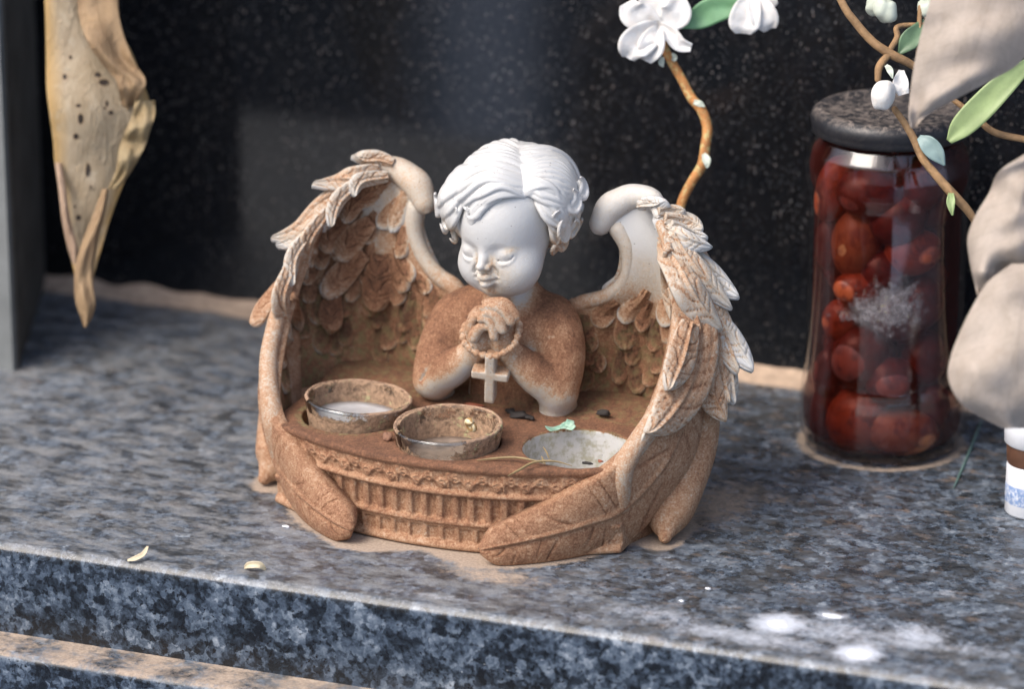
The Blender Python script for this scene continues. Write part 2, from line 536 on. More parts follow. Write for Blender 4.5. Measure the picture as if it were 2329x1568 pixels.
def build_ledge():
    xs = np.concatenate([np.linspace(-60, -24, 30)[:-1], np.arange(-24, 30, .17), np.linspace(30, 60, 26)])
    ys = np.arange(BACK_Y + 1.0, FRONT_Y + .3, -.17)
    prof = [(y, 0.0) for y in ys] + [(FRONT_Y + .26, 0.0), (FRONT_Y + .21, -.02), (FRONT_Y + .03, -.2), (FRONT_Y, -.26)] + [(FRONT_Y, z) for z in np.linspace(-.5, -3.5, 10)]
    prof = np.array(prof)
    X, I = np.meshgrid(xs, np.arange(len(prof)), indexing='ij')
    v = np.stack([X, prof[I, 0] + .02 * X * np.clip((6 - prof[I, 0]) / 14, 0, 1), prof[I, 1]], -1).reshape(-1, 3)
    P = v[:, :2]
    FY = FRONT_Y + .02 * P[:, 0]
    top = (v[:, 2] > -.1).astype(float)
    A = foot_outline()
    d = seg_dist(P, A); d[inside(P, A)] = 0
    d = d + .22 * np.array([mnoise.noise(Vector((p[0] * .8, p[1] * .8, 0))) for p in P])
    sand = np.clip(1.0 - d / .6, 0, 1)
    def blob(px, py, rx, ry, amt, z=0):
        c = U(px, py, z=0)
        q = ((P[:, 0] - c[0]) / rx) ** 2 + ((P[:, 1] - c[1]) / ry) ** 2
        return amt * np.exp(-q)
    sand = np.maximum(sand, blob(1120, 1310, 2.4, .9, .75))
    sand = np.maximum(sand, blob(1640, 1150, 1.6, 3.0, .72))
    sand = np.maximum(sand, blob(1730, 1130, 2.2, 1.2, .48))
    sand = np.maximum(sand, blob(690, 1190, 1.6, 1.3, .5))
    sand = np.maximum(sand, np.clip(1.0 - (BACK_Y - .2 - P[:, 1]) / 2.1, 0, 1) * .95 * (P[:, 0] > -40))
    j = U(2003, 1006, z=0); dj = np.hypot(P[:, 0] - j[0], P[:, 1] - j[1])
    sand = np.maximum(sand, np.clip(1 - np.abs(dj - 3.1) / .5, 0, 1) * .85)
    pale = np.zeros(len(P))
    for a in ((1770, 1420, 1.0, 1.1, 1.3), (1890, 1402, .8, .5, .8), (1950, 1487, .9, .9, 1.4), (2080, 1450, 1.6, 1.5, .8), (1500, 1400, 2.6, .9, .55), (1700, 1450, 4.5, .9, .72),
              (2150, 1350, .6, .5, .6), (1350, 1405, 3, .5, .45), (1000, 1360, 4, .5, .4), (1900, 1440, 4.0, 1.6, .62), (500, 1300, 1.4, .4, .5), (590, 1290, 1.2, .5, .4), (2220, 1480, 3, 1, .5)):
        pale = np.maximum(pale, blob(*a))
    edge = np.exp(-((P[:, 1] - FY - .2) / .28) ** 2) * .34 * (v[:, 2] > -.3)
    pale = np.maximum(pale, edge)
    film = top * np.clip(.35 + .9 / (1 + np.exp((P[:, 0] + P[:, 1] * .25 - 4.0) / 2.2)) + .35 * (P[:, 1] < -5), 0, 1.25)  # dust film, thickened at left and front to paint the sky sheen
    brown = top * np.clip(.25 + .4 * (P[:, 1] > 6) + .35 * (P[:, 0] > 5), 0, 1)
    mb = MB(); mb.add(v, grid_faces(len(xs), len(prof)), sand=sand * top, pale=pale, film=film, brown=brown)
    return tag(mb.build('ledge', M_top, flip=True), kind='structure')
build_ledge()

def step_build():
    xs = np.linspace(-60, 60, 361)
    prof = [(FRONT_Y + .5, -3.5), (FRONT_Y - .05, -3.5)] + [(FRONT_Y - t, -3.52) for t in np.linspace(.1, 1.6, 14)] + [(FRONT_Y - 1.75, -3.6), (FRONT_Y - 1.82, -3.72)] + [(FRONT_Y - 1.82, -3.75 - t) for t in np.linspace(.1, 45, 60)]
    prof = np.array(prof)
    X, I = np.meshgrid(xs, np.arange(len(prof)), indexing='ij')
    v = np.stack([X, prof[I, 0] + .02 * X, prof[I, 1]], -1).reshape(-1, 3)
    sand = (v[:, 2] > -3.7) * .58 + .15 * np.sin(v[:, 0] * 2.1) * (v[:, 2] > -3.7)
    mb = MB(); mb.add(v, grid_faces(len(xs), len(prof)), sand=sand, pale=0, film=(v[:, 2] > -3.7) * .8, brown=0)
    tag(mb.build('lower_step', M_top, flip=True), kind='structure')
step_build()

M_ground = plain('ground tinted blue for reflection', (.34, .43, .58), .9, .35, .25, .3)  # unseen ground, tinted blue so the headstone mirrors a bluish patch
mb = MB(); xs = np.linspace(-1500, 1500, 31)
X, Y = np.meshgrid(xs, xs, indexing='ij')
mb.add(np.stack([X, Y, X * 0 - 48.0], -1).reshape(-1, 3), grid_faces(31, 31))
tag(mb.build('ground', M_ground), kind='structure')

def slab_box(mb, lo, hi, bev=.15, **a):
    lo, hi = V(*lo), V(*hi)
    # box with chamfered edges
    bm_v, bm_f = [], []
    import bmesh
    bm = bmesh.new(); bmesh.ops.create_cube(bm, size=1)
    for q in bm.verts: q.co = Vector(((lo + hi) / 2 + V(*q.co) * (hi - lo)).tolist())
    if bev: bmesh.ops.bevel(bm, geom=bm.edges[:], offset=bev, segments=2, affect='EDGES', profile=.6)
    bm.verts.index_update()
    v = np.array([q.co[:] for q in bm.verts]); f = [tuple(q.index for q in p.verts) for p in bm.faces]
    bm.free(); mb.add(v, f, **a)

mb = MB(); slab_box(mb, (-62, BACK_Y, -40), (62, BACK_Y + 6, 70), .3)
tag(mb.build('headstone', M_wall, smooth=False), 'polished black granite headstone speckled with pale grit behind the angel', 'headstone')

M_dk = plain('dark reflection block', (.02, .02, .022), .4, .3, .5, .1)
for lo, hi in (((-190, -118, -48), (-66, -100, 8)), ((-50, -112, -48), (60, -96, 4)), ((-64, -150, -48), (-58, -146, -20))):  # unseen dark blocks, added to black out parts of the headstone's reflection
    mb = MB(); slab_box(mb, lo, hi, 1.0)
    tag(mb.build('reflection_block', M_dk, smooth=False), kind='structure')

# upright side post at the far left
M_post = plain('weathered grey post', (.105, .095, .082), .9, .3, .5, .2, spec=.05)
M_postf = plain('pale post edge', (.17, .18, .18), .5, .2, .5, .1)
A, B = U(76, 655, z=0), U(43, 838, z=0)
mb = MB(); off = V(-3.2, -.3, 0)
poly = [A + V(0, 1.2, 0), B, B + V(-.12, -.12, 0), B + off, A + off + V(0, 1.2, 0)]
vv = np.array([[q[0], q[1], z] for z in (0, 60) for q in poly])
mb.add(vv, [(i, (i + 1) % 5, 5 + (i + 1) % 5, 5 + i) for i in range(5)] + [(4, 3, 2, 1, 0), (5, 6, 7, 8, 9)])
post = mb.build('side_post', M_post, smooth=False, loc=(B[0], B[1], 0), flip=True)
tag(post, 'grey stone upright standing at the left end of the ledge', 'post')
mb = MB(); b0 = B + V(-.02, -.16, 0)
pts = np.array([[b0[0], b0[1], 0], [b0[0] - 1.2, b0[1] - .1, 0], [b0[0] - 1.2, b0[1] - .3, 0], [b0[0], b0[1] - .3, 0]])
mb.add(np.vstack([pts, pts + V(0, 0, 60)]), [(3, 2, 1, 0), (4, 5, 6, 7), (0, 1, 5, 4), (1, 2, 6, 5), (2, 3, 7, 6), (3, 0, 4, 7)])
mb.build('edge_strip', M_postf, parent=post, smooth=False)

# silt caught in the joint under the headstone
mb = MB(); xs = np.linspace(-50, 50, 500); rs = np.array([(BACK_Y - 1.1, .01), (BACK_Y - .7, .09), (BACK_Y - .35, .22), (BACK_Y + .04, .42)])
X, I = np.meshgrid(xs, np.arange(4), indexing='ij')
v = np.stack([X, rs[I, 0], rs[I, 1]], -1).reshape(-1, 3)
w = np.array([mnoise.noise(Vector((p[0] * .6, p[1], 0))) for p in v])
v[:, 2] *= (1 + .7 * w); v[:, 1] += .4 * w * (v[:, 1] < BACK_Y - .2)
mb.add(v, grid_faces(500, 4))
tag(mb.build('sand_fillet', M_sand, flip=True), kind='stuff')

# ------------------------------------------------------------------ the angel
M_st = statue_material('weathered painted resin')
M_bd = statue_material('dusty painted resin', 1.0, .34)
M_hd = statue_material('pale painted resin', .55, .32)
angel = empty('angel_figurine', 'weathered praying cherub candle holder with curled wings, white above and rust brown below', 'figurine')

def rim_y(x): return -3.62 + 1.85 * np.abs(x / 6.6) ** 2.1
HOLES = [U(809, 905, z=4.1)[:2], U(1021, 965, z=4.1)[:2], U(1314, 1021, z=3.4)[:2]]

def build_base():
    h = .052
    F = Field((-7.4, -4.3, -.15), (7.4, 5.6, 4.0), h)
    sl, P = F.box((-9, -9, -9), (9, 9, 9))
    x, y, z = P[..., 0], P[..., 1], P[..., 2]
    slope = 1 / np.sqrt(1 + (1.75 * 2.1 * (np.abs(x) / 6.6) ** 1.1 / 6.6) ** 2)
    s = x * 1.03                                     # running length along the front
    def band(z, c, w, hgt): return hgt * np.clip(1 - ((z - c) / w) ** 2, 0, 1) ** .7
    rel = band(z, 3.28, .17, .17) + band(z, 2.28, .13, .17)
    # leaf scroll frieze
    t = s / 1.05
    ph = (t % 1.0) - .5; sg = np.where(np.floor(t) % 2 == 0, 1, -1)
    zc = 2.77 + .13 * np.sin(2 * np.pi * t)
    scroll = np.exp(-((z - zc) / .075) ** 2)
    r1 = np.hypot((ph - .25) * 1.05, z - 2.66); r2 = np.hypot((ph + .25) * 1.05, z - 2.88)
    curl = np.exp(-((r1 - .15) / .05) ** 2) + np.exp(-((r2 - .15) / .05) ** 2) + np.exp(-(r1 / .055) ** 2) + np.exp(-(r2 / .055) ** 2)
    th = ((s / 2.1) % 1.0 - .5) * 2.1
    palm = np.exp(-(th / (.05 + .25 * np.clip(z - 2.7, 0, .3))) ** 2) * (z > 2.5)
    rel = rel + .13 * np.clip(np.maximum(np.maximum(scroll, curl), palm), 0, 1) * ((z > 2.44) & (z < 3.08))
    # fluted columns
    fl = .5 + .5 * np.cos(2 * np.pi * s / .62)
    rel = rel + ((z > 1.2) & (z <= 2.17)) * (-.13 + .17 * np.clip((fl - .35) * 3, 0, 1))
    rel = rel + band(z, 1.1, .14, .16)
    # little arcade
    ar = np.abs(((s / .66) % 1.0) - .5)
    win = (ar < .34) & (z > .36) & (z < .84)
    rel = rel + ((z > .3) & (z <= .98)) * np.where(win, -.06, .05)
    rel = rel + band(z, .16, .17, .2)
    taper = .06 * (3.4 - z)
    dfront = ((rim_y(x) + taper - rel) - y) * slope
    d = np.maximum(np.maximum(dfront, np.abs(x) - 6.95), y - 5.2)
    # the plateau rises a little at the back where silt has gathered
    zt = 3.42 + .28 * np.clip((y - 1.8) / 2.5, 0, 1) + .03 * np.sin(x * 3.1) * np.cos(y * 2.3)
    d = np.maximum(d, z - zt); d = np.maximum(d, -z + .02)
    F.d[sl] = d.astype(np.float32)
    for i, (cx, cy) in enumerate(HOLES):
        R = (2.02, 1.93, 2.03)[i]
        F.op(lambda Q: np.maximum(np.hypot(Q[..., 0] - cx, Q[..., 1] - cy) - R, 1.75 - Q[..., 2]), (cx - R, cy - R, 1.7), (cx + R, cy + R, 4.2), .06, sub=True)
    v, f = F.mesh(); n = F.normals(v, ); v = smooth_mesh(v, f, 1)
    dirt = .66 + .1 * (v[:, 2] > 3.3)
    hx, hy = HOLES[2]
    inh = np.hypot(v[:, 0] - hx, v[:, 1] - hy) < 2.10
    wall = inh & (v[:, 2] < 3.36)
    dirt = np.where(wall, .05 + .25 * np.clip((v[:, 1] - hy - 1.2), 0, 1) * 0, dirt)
    dirt = np.where((v[:, 1] < 0) & (v[:, 2] < 3.2) & ~inh, .52, dirt)
    dirt = np.where((v[:, 1] < 0) & (v[:, 2] < 1.0) & ~inh, .46, dirt)
    moss = np.where((v[:, 2] > 3.3) & (v[:, 1] > 2.5), .5, 0) + np.where((v[:, 2] > 3.0) & (np.hypot(v[:, 0] - HOLES[0][0], v[:, 1] - HOLES[0][1]) < 2.3), .8, 0)
    moss = np.where(inh, .55, moss)
    mb = MB(); mb.add(v, f.tolist(), dirt=dirt, moss=moss)
    mb.build('base', M_st, angel)
build_base()

# ---- wings: a curled shell in (u: from back to front edge, v: upwards)
WV = [0, .3, .45, .6, .72, .85, 1.0]
WK = np.array([
    [(2.0, 5.0, 0), (5.2, 5.0, 0), (7.2, 2.4, 0), (6.6, -.6, 0)],
    [(2.0, 5.1, 3.4), (5.6, 5.5, 3.4), (8.15, 2.9, 3.4), (6.95, -1.5, 3.3)],
    [(2.1, 5.0, 5.2), (5.9, 5.7, 5.1), (8.55, 3.4, 5.1), (7.75, -.2, 5.1)],
    [(2.5, 4.9, 6.9), (6.0, 5.5, 6.8), (8.55, 4.0, 6.8), (7.9, 1.2, 6.8)],
    [(4.35, 4.9, 7.9), (6.3, 5.35, 8.2), (8.2, 4.6, 8.2), (7.75, 2.2, 8.3)],
    [(4.75, 4.95, 9.4), (6.1, 5.3, 9.7), (7.6, 4.8, 9.6), (7.15, 3.2, 9.7)],
    [(3.9, 5.0, 10.9), (4.7, 5.3, 11.4), (5.7, 5.0, 11.5), (6.2, 4.2, 11.1)]], float)

WKL = WK.copy(); WKL[3, 0] = (2.1, 4.9, 6.95); WKL[4, 0] = (3.2, 4.9, 7.8); WKL[5, 0] = (3.9, 4.95, 9.2); WKL[6, 0] = (3.7, 5.0, 10.9)

def wing_at(u, v, side=1):
    W = WK if side > 0 else WKL
    u, v = np.atleast_1d(np.asarray(u, float)), np.atleast_1d(np.asarray(v, float))
    u, v = np.broadcast_arrays(u, v)
    def cr(Pm, t):
        a, b, c, d = Pm
        t = t[..., None]
        return .5 * (2 * b + (c - a) * t + (2 * a - 5 * b + 4 * c - d) * t * t + (3 * b - a - 3 * c + d) * t ** 3)
    vi = np.interp(v, WV, np.arange(7)); vi = np.clip(vi, 0, 6 - 1e-6); k = vi.astype(int); t = vi - k
    ext = np.concatenate([[2 * W[0] - W[1]], W, [2 * W[-1] - W[-2]]])
    R = [cr([ext[k + j][..., c, :] for j in range(4)], t) for c in range(4)]
    ui = np.clip(u * 3, -.6, 3.6); kk = np.clip(ui.astype(int), 0, 2); tt = ui - kk
    S = np.stack([2 * R[0] - R[1]] + R + [2 * R[3] - R[2]])
    idx = np.indices(u.shape)
    pick = lambda j: S[(kk + j,) + tuple(idx)]
    P = cr([pick(0), pick(1), pick(2), pick(3)], tt)
    if side < 0: P = P * V(-1, 1, 1)
    return P

def wing_n(u, v, side=1):
    e = .004
    a = wing_at(u + e, v, side) - wing_at(u - e, v, side); b = wing_at(u, v + e, side) - wing_at(u, v - e, side)
    return norm(np.cross(a, b)) * (1 if side > 0 else -1)        # points to the hollow side

def stain(P, side):
    """how dirty the wings are: nearly white tips, tan outside, brown inside and low"""
    z = P[:, 2]
    base = np.interp(z, [0, 3, 6, 8.5, 10.5, 12.5], [.52, .50, .42, .26, .14, .16])
    n = np.array([mnoise.noise(Vector((p[0] * .55 + 3, p[1] * .55, p[2] * .55))) for p in P])
    return base + .14 * n

def feather(mb, pts, width, nrm, point=0, thick=.16, res=34, nw=15, lift=.12, tip=.55, barbs=7, dirt=.4, moss=0., tipw=.14, side=1):
    p = catmull(pts, res); s = np.linspace(0, 1, res)
    T = norm(np.gradient(p, axis=0))
    N = catmull(nrm, res) if np.ndim(nrm) == 2 else np.tile(norm(nrm), (res, 1))
    N = norm(N - T * (N * T).sum(1, keepdims=True))
    B = np.cross(T, N)
    w = width * (.55 + .45 * np.sin(np.clip(s / .62, 0, 1) * math.pi / 2)) * np.sqrt(np.clip(1 - np.clip((s - tip) / (1 - tip), 0, 1) ** 2.6, 0, 1))
    if point: w = width * (.6 + .4 * np.sin(np.clip(s / .5, 0, 1) * math.pi / 2)) * np.clip(1 - np.clip((s - .5) / .5, 0, 1) ** 2.2, 0, 1) ** .75
    w = np.maximum(w, .012)
    c = np.linspace(-1, 1, nw)
    S, Cc = np.meshgrid(s, c, indexing='ij')
    hh = thick * (1 - np.abs(Cc) ** 2.4) * (.55 + .45 * S)
    ridge = .055 * np.exp(-(Cc / .10) ** 2) * (1 - S * .6)
    gro = np.maximum(0, np.cos(2 * math.pi * (S * barbs + .35 * np.sin(S * 17 + barbs) + np.abs(Cc) * 1.1))) ** 14
    hh = hh + ridge - .07 * gro * (np.abs(Cc) > .12) * (1 - np.abs(Cc) ** 6) * min(1, width / .35)
    if point: hh = hh + .06 * np.exp(-(Cc / .09) ** 2) - .045 * np.exp(-((np.abs(Cc) - .2) / .07) ** 2) - .03 * np.exp(-((np.abs(Cc) - .62 - .1 * np.sin(S * 9)) / .05) ** 2)
    hh = hh * np.clip((1 - S) / .06, 0, 1) ** .5
    top = p[:, None] + B[:, None] * (Cc * w[:, None])[..., None] + N[:, None] * (hh + lift * (S ** 1.5))[..., None]
    bot = p[:, None] + B[:, None] * (Cc * w[:, None])[..., None] + N[:, None] * (-.10 - thick * .5 * (1 - Cc ** 2) + lift * S ** 1.5)[..., None]
    k = res * nw
    v = np.vstack([top.reshape(-1, 3), bot.reshape(-1, 3)])
    f = grid_faces(res, nw) + [tuple(q)[::-1] for q in grid_faces(res, nw, off=k)]
    ring = [i * nw for i in range(res)] + [(res - 1) * nw + j for j in range(1, nw)] + [i * nw + nw - 1 for i in range(res - 2, -1, -1)] + [j for j in range(nw - 2, 0, -1)]
    for a, b in zip(ring, ring[1:] + ring[:1]): f.append((b, a, a + k, b + k))
    d = np.concatenate([(dirt + tipw * .5 - tipw * 1.4 * (S ** 4) - tipw * .9 * np.abs(Cc) ** 4 + .26 * gro).reshape(-1)] * 2)
    mb.add(v, f, dirt=d, moss=moss)

def wing_feather_uv(mb, side, path, width, inner=True, dirt=.5, n=6, **kw):
    path = catmull(np.array([(a, b, 0) for a, b in path], float), n)[:, :2]
    P = wing_at(path[:, 0], path[:, 1], side); N = wing_n(path[:, 0], path[:, 1], side)
    if not inner: N = -N
    feather(mb, P + N * .2, width, N, dirt=dirt, **kw)

def wing_samples(side):
    u, v = np.meshgrid(np.linspace(-.02, 1.02, 130), np.linspace(0, 1.0, 150), indexing='ij')
    u, v = u.ravel(), v.ravel()
    P = wing_at(u, v, side); N = wing_n(u, v, side)
    tocam = norm(CAM - P)
    face = (N * tocam).sum(1)
    N = N * np.where(face > 0, 1, -1)[:, None]
    q, dep = proj(P + N * .22)
    return q, dep, N

def build_wing(side):
    rnd = random.Random(5 if side > 0 else 9)
    mb = MB()
    # shell
    nu, nv = 70, 110
    u, v = np.meshgrid(np.linspace(0, 1, nu), np.linspace(0, 1, nv), indexing='ij')
    P = wing_at(u.ravel(), v.ravel(), side); N = wing_n(u.ravel(), v.ravel(), side)
    th = .24
    a, b = P + N * th, P - N * th
    k = nu * nv
    f = grid_faces(nu, nv); fb = [tuple(i + k for i in q)[::-1] for q in f]
    ring = [i * nv for i in range(nu)] + [(nu - 1) * nv + j for j in range(1, nv)] + [i * nv + nv - 1 for i in range(nu - 2, -1, -1)] + [j for j in range(nv - 2, 0, -1)]
    rf = [(y_, x_, x_ + k, y_ + k) for x_, y_ in zip(ring, ring[1:] + ring[:1])]
    vv = np.vstack([a, b]); dd = stain(vv, side); dd[:k] += np.interp(P[:, 2], [6.5, 8.5], [.16, .06 if side < 0 else -.10])
    moss = np.zeros(2 * k); moss[:k] = np.interp(P[:, 2], [4, 8], [.8, 0])
    ff = f + fb + rf
    if side > 0: ff = [q[::-1] for q in ff]
    mb.add(vv, ff, dirt=dd, moss=moss)
    # rolled leading edge: body -> knob -> over the top
    vs = np.linspace(.5, 1, 9)
    E = wing_at(np.zeros(9), vs, side)
    first = np.array([V(side * 1.0 + (.3 if side > 0 else 0), 4.7, 6.9)])
    pts = np.vstack([first, E[:-1]])
    tube(mb, pts, [.5, .44, .36, .30, .27, .25, .27, .32, .36] if side > 0 else [.5, .46, .40, .35, .32, .31, .32, .35, .38], 16, 50, dirt=np.interp(np.linspace(0, 1, 50), [0, .3, .6, 1], [.55, .42, .2, .16]))
    top = wing_at(np.linspace(-.12, .95, 8), np.full(8, 1.0), side) + V(0, 0, .05)
    top[0] += V(side * .1, -.15, -.35)
    tube(mb, top, [.44, .56, .54, .50, .44, .38, .30, .18], 18, 50, dirt=.10 if side > 0 else .22)
    # front border of the shell
    F = wing_at(np.ones(12), np.linspace(.16, .98, 12), side)
    tube(mb, F, [.42, .44, .42, .36, .34, .32, .3, .28, .27, .25, .22, .2], 14, 70, dirt=.34)
    # hollow side: scalloped rows
    rows = 10
    for r in range(rows):
        v0 = .95 - r * .062
        nfe = [4, 5, 6, 7, 7, 8, 8, 8, 8, 8][r]
        for c in range(nfe):
            uu = (c + .5 + (.35 if r % 2 else 0)) / (nfe + .2) + rnd.uniform(-.03, .03)
            if uu > .93 or uu < .05: continue
            vv_ = v0 + rnd.uniform(-.02, .02)
            zz = wing_at(np.array([uu]), np.array([vv_]))[0, 2]
            if (zz > 8.4 and side > 0) or zz < 4.6: continue
            du = rnd.uniform(-.02, .06); L = rnd.uniform(.08, .125)
            dirt = np.interp(zz, [4, 6.5, 8.3, 9.6, 11], [.66, .62, .46, .32, .22] if side < 0 else [.66, .56, .28, .2, .2]) + rnd.uniform(-.06, .08)
            wing_feather_uv(mb, side, [(uu, vv_ + .03), (uu + du * .5, vv_ - L * .5), (uu + du, vv_ - L)], rnd.uniform(.33, .48), True, dirt=dirt, tipw=.42, thick=rnd.uniform(.16, .26), lift=rnd.uniform(.10, .20), barbs=rnd.choice([4, 5, 6]), moss=.5 if zz < 7 else .1, res=22, nw=13, tip=.45)
    # outer side: long flights
    for r in range(5):
        for c in range(7):
            uu = .02 + c * .155 + (.07 if r % 2 else 0) + rnd.uniform(-.02, .02)
            v0 = .96 - r * .17
            if uu > 1.0: continue
            dirt = np.interp(v0, [.1, .5, 1], [.5, .38, .22]) + rnd.uniform(-.08, .08)
            wing_feather_uv(mb, side, [(uu, v0), (uu + .01, v0 - .13), (uu + rnd.uniform(-.03, .03), v0 - .29)], rnd.uniform(.45, .6), False, dirt=dirt, thick=.12 if uu > .45 else .2, lift=.04 if uu > .45 else .2, barbs=7)
    # feathers read off the photograph, laid on the shell
    q, dep, Ns = wing_samples(side)
    def lay(pp, w, dirt, lift=.1, thick=.18, off=.0, barbs=7, flat=False, tip=.55, moss=0., pt=1, tipw=.14):
        P3, N3 = [], []
        for (x_, y_) in pp:
            d2 = np.hypot(q[:, 0] - x_, q[:, 1] - y_)
            m = np.where(d2 < d2.min() + 10)[0]
            i = m[np.argmin(dep[m])]
            P3.append(U(x_, y_, d=dep[i] - off)); N3.append(Ns[i])
        N3 = np.array(N3); tc = norm(CAM - V(*P3[0]))
        N3 = norm(N3 * .65 + tc * .6)
        feather(mb, np.array(P3), w, N3, point=pt, tipw=tipw, res=60, nw=25, dirt=dirt, lift=lift, thick=thick, barbs=barbs, tip=tip, moss=moss)
    if side > 0:
        Z = lambda *p: [(1294 + a / 2.747 * 1.507 * 1.0 if False else 1294 + a / 1.823 / 1.507, 424.7 + b / 1.823 / 1.507) for a, b in p]
        lay(Z((700, 600), (800, 900), (750, 1200), (620, 1420), (480, 1540)), .95, 0.37, off=.25, thick=.26, barbs=12, lift=0)
        lay(Z((900, 700), (980, 900), (1095, 1060)), .42, 0.13, off=.0)
        lay(Z((930, 820), (1010, 960), (1142, 1165)), .52, 0.07, off=.1)
        lay(Z((960, 1000), (1000, 1180), (1012, 1368)), .36, 0.15, off=.0)
        lay(Z((850, 650), (950, 900), (1042, 1180)), .58, 0.27, off=.2)
        lay(Z((880, 900), (930, 1120), (985, 1360)), .46, 0.29, off=.25)
        lay(Z((830, 950), (870, 1250), (968, 1470)), .58, 0.35, off=.35)
        lay(Z((760, 850), (700, 1080), (610, 1275)), .62, 0.33, off=.55, lift=.02)
        lay(Z((620, 380), (640, 600), (650, 845)), .42, 0.27, off=.35, lift=.05)
        lay(Z((700, 400), (830, 480), (1015, 630)), .36, 0.09, off=-.1)
        lay(Z((740, 450), (900, 580), (1058, 708)), .42, 0.06, off=.05)
        lay(Z((640, 300), (790, 520), (1008, 775)), .48, 0.19, off=.25)
        lay(Z((580, 330), (700, 560), (800, 740), (938, 905)), .66, 0.23, off=.45, thick=.24)
        lay(Z((560, 210), (700, 320), (885, 390)), .40, 0.09, off=.35)
        lay(Z((600, 190), (740, 220), (832, 285)), .38, 0.17, off=.1)
        lay(Z((640, 230), (760, 290), (866, 333)), .26, 0.07, off=.2)
        lay(Z((560, 150), (650, 150), (727, 165)), .24, 0.17, off=.1)
        lay(Z((430, 120), (520, 105), (628, 115)), .30, 0.06, off=.4, lift=.04)
    else:
        Z = lambda *p: [(564 + a / 2.09 / 1.507, 331.8 + b / 2.09 / 1.507) for a, b in p]
        lay(Z((1040, 130), (950, 100), (850, 85), (735, 88)), .34, .24, off=.2, lift=.05)
        lay(Z((940, 180), (800, 210), (640, 260), (455, 288)), .42, .26, off=.35, lift=.05)
        lay(Z((760, 250), (500, 430), (350, 600), (165, 680)), .40, .26, off=.2, lift=.05)
        lay(Z((560, 470), (350, 660), (212, 735)), .30, .14, off=.3)
        lay(Z((1000, 220), (800, 250), (735, 360)), .34, .20, off=.35)
        lay(Z((850, 230), (650, 380), (565, 575)), .36, .24, off=.45)
        lay(Z((560, 480), (420, 690), (385, 940)), .38, .28, off=.4)
        lay(Z((440, 620), (320, 800), (292, 1010)), .36, .22, off=.5)
        lay(Z((320, 850), (235, 1100), (280, 1400)), .44, .30, off=.5)
        lay(Z((220, 980), (120, 1140), (40, 1300)), .42, .40, off=-.1, pt=0)
        lay(Z((330, 1080), (345, 1220), (372, 1330)), .28, .42, off=.4)
        lay(Z((900, 300), (760, 420), (690, 545)), .36, .44, off=.2, pt=0, tipw=.3)
        lay(Z((700, 540), (600, 640), (555, 765)), .44, .46, off=.2, pt=0, tipw=.3)
        lay(Z((880, 540), (740, 680), (655, 815)), .52, .44, off=.25, thick=.22, pt=0, tipw=.3)
        lay(Z((830, 770), (680, 920), (535, 1085)), .52, .46, off=.25, thick=.22, pt=0, tipw=.3)
        lay(Z((940, 800), (930, 980), (905, 1180)), .60, .62, off=.2, thick=.24, pt=0, tipw=.3)
        lay(Z((620, 1070), (590, 1180), (605, 1325)), .48, .62, off=.25, thick=.3, lift=.25, pt=0, tipw=.3)
    # sweeping lower flight that wraps the front of the base
    E = [(7.65, 2.9, 8.9), (7.85, 1.75, 7.4), (7.85, .5, 5.8), (7.45, -1.0, 4.3), (6.75, -2.0, 3.45), (5.6, -2.75, 2.75), (4.5, -3.3, 2.15), (3.3, -3.85, 1.6), (2.35, -4.25, 1.1)]
    G = [(8.15, 3.4, 8.4), (8.6, 2.9, 6.6), (8.75, 2.4, 4.6), (8.5, 1.3, 2.4), (6.9, -.5, .06), (6.0, -1.9, .02), (4.9, -3.1, .02), (3.8, -3.95, .02), (2.7, -4.5, .02)]
    n, m = 300, 33
    E_, G_ = catmull(E, n), catmull(G, n)
    s = np.linspace(0, 1, n); c = np.linspace(0, 1, m)
    S, Cc = np.meshgrid(s, c, indexing='ij')
    base = E_[:, None] * (1 - Cc[..., None]) + G_[:, None] * Cc[..., None]
    T = norm(np.gradient(.5 * (E_ + G_), axis=0)); Bn = norm(np.cross(T, norm(G_ - E_)))
    if (Bn[150] @ V(.3, -1, .2)) < 0: Bn = -Bn
    x_ = (Cc - .5) * 2
    rib = .10 * np.exp(-((x_ + .05) / .045) ** 2) - .06 * np.exp(-((x_ - .08) / .05) ** 2)
    q_ = np.abs(x_ + .05)
    gro = np.maximum(0, np.cos(2 * math.pi * (S * 17 + .5 * np.sin(S * 23) + .4 * np.sign(x_) - q_ * 1.1))) ** 22 * (.5 + .5 * np.sin(S * 41 + 2 * np.sign(x_))) * (q_ > .12) * (q_ < .93)
    endt = np.clip((1 - S) / .07, 0, 1) ** .5
    bul = (.27 * (1 - np.abs(x_) ** 3) + rib - .06 * gro) * endt
    shrink = (1 - .75 * np.clip((S - .93) / .07, 0, 1) ** 2)
    mid = .5 * (E_ + G_)
    base = mid[:, None] + (base - mid[:, None]) * shrink[..., None]
    topv = base + Bn[:, None] * bul[..., None]
    botv = base - Bn[:, None] * (.5 * endt)[..., None]
    vv = np.vstack([topv.reshape(-1, 3), botv.reshape(-1, 3)])
    kk = n * m
    ff = grid_faces(n, m) + [tuple(t)[::-1] for t in grid_faces(n, m, off=kk)]
    ring = [i * m for i in range(n)] + [(n - 1) * m + j for j in range(1, m)] + [i * m + m - 1 for i in range(n - 2, -1, -1)] + [j for j in range(m - 2, 0, -1)]
    ff += [(b_, a_, a_ + kk, b_ + kk) for a_, b_ in zip(ring, ring[1:] + ring[:1])]
    vv[:, 2] = np.maximum(vv[:, 2], .01)
    if side < 0: vv = vv * V(-1, 1, 1)
    else: ff = [t[::-1] for t in ff]
    dd = np.concatenate([(.42 + .20 * gro + .14 * S).ravel()] * 2)
    mb.add(vv, ff, dirt=dd)
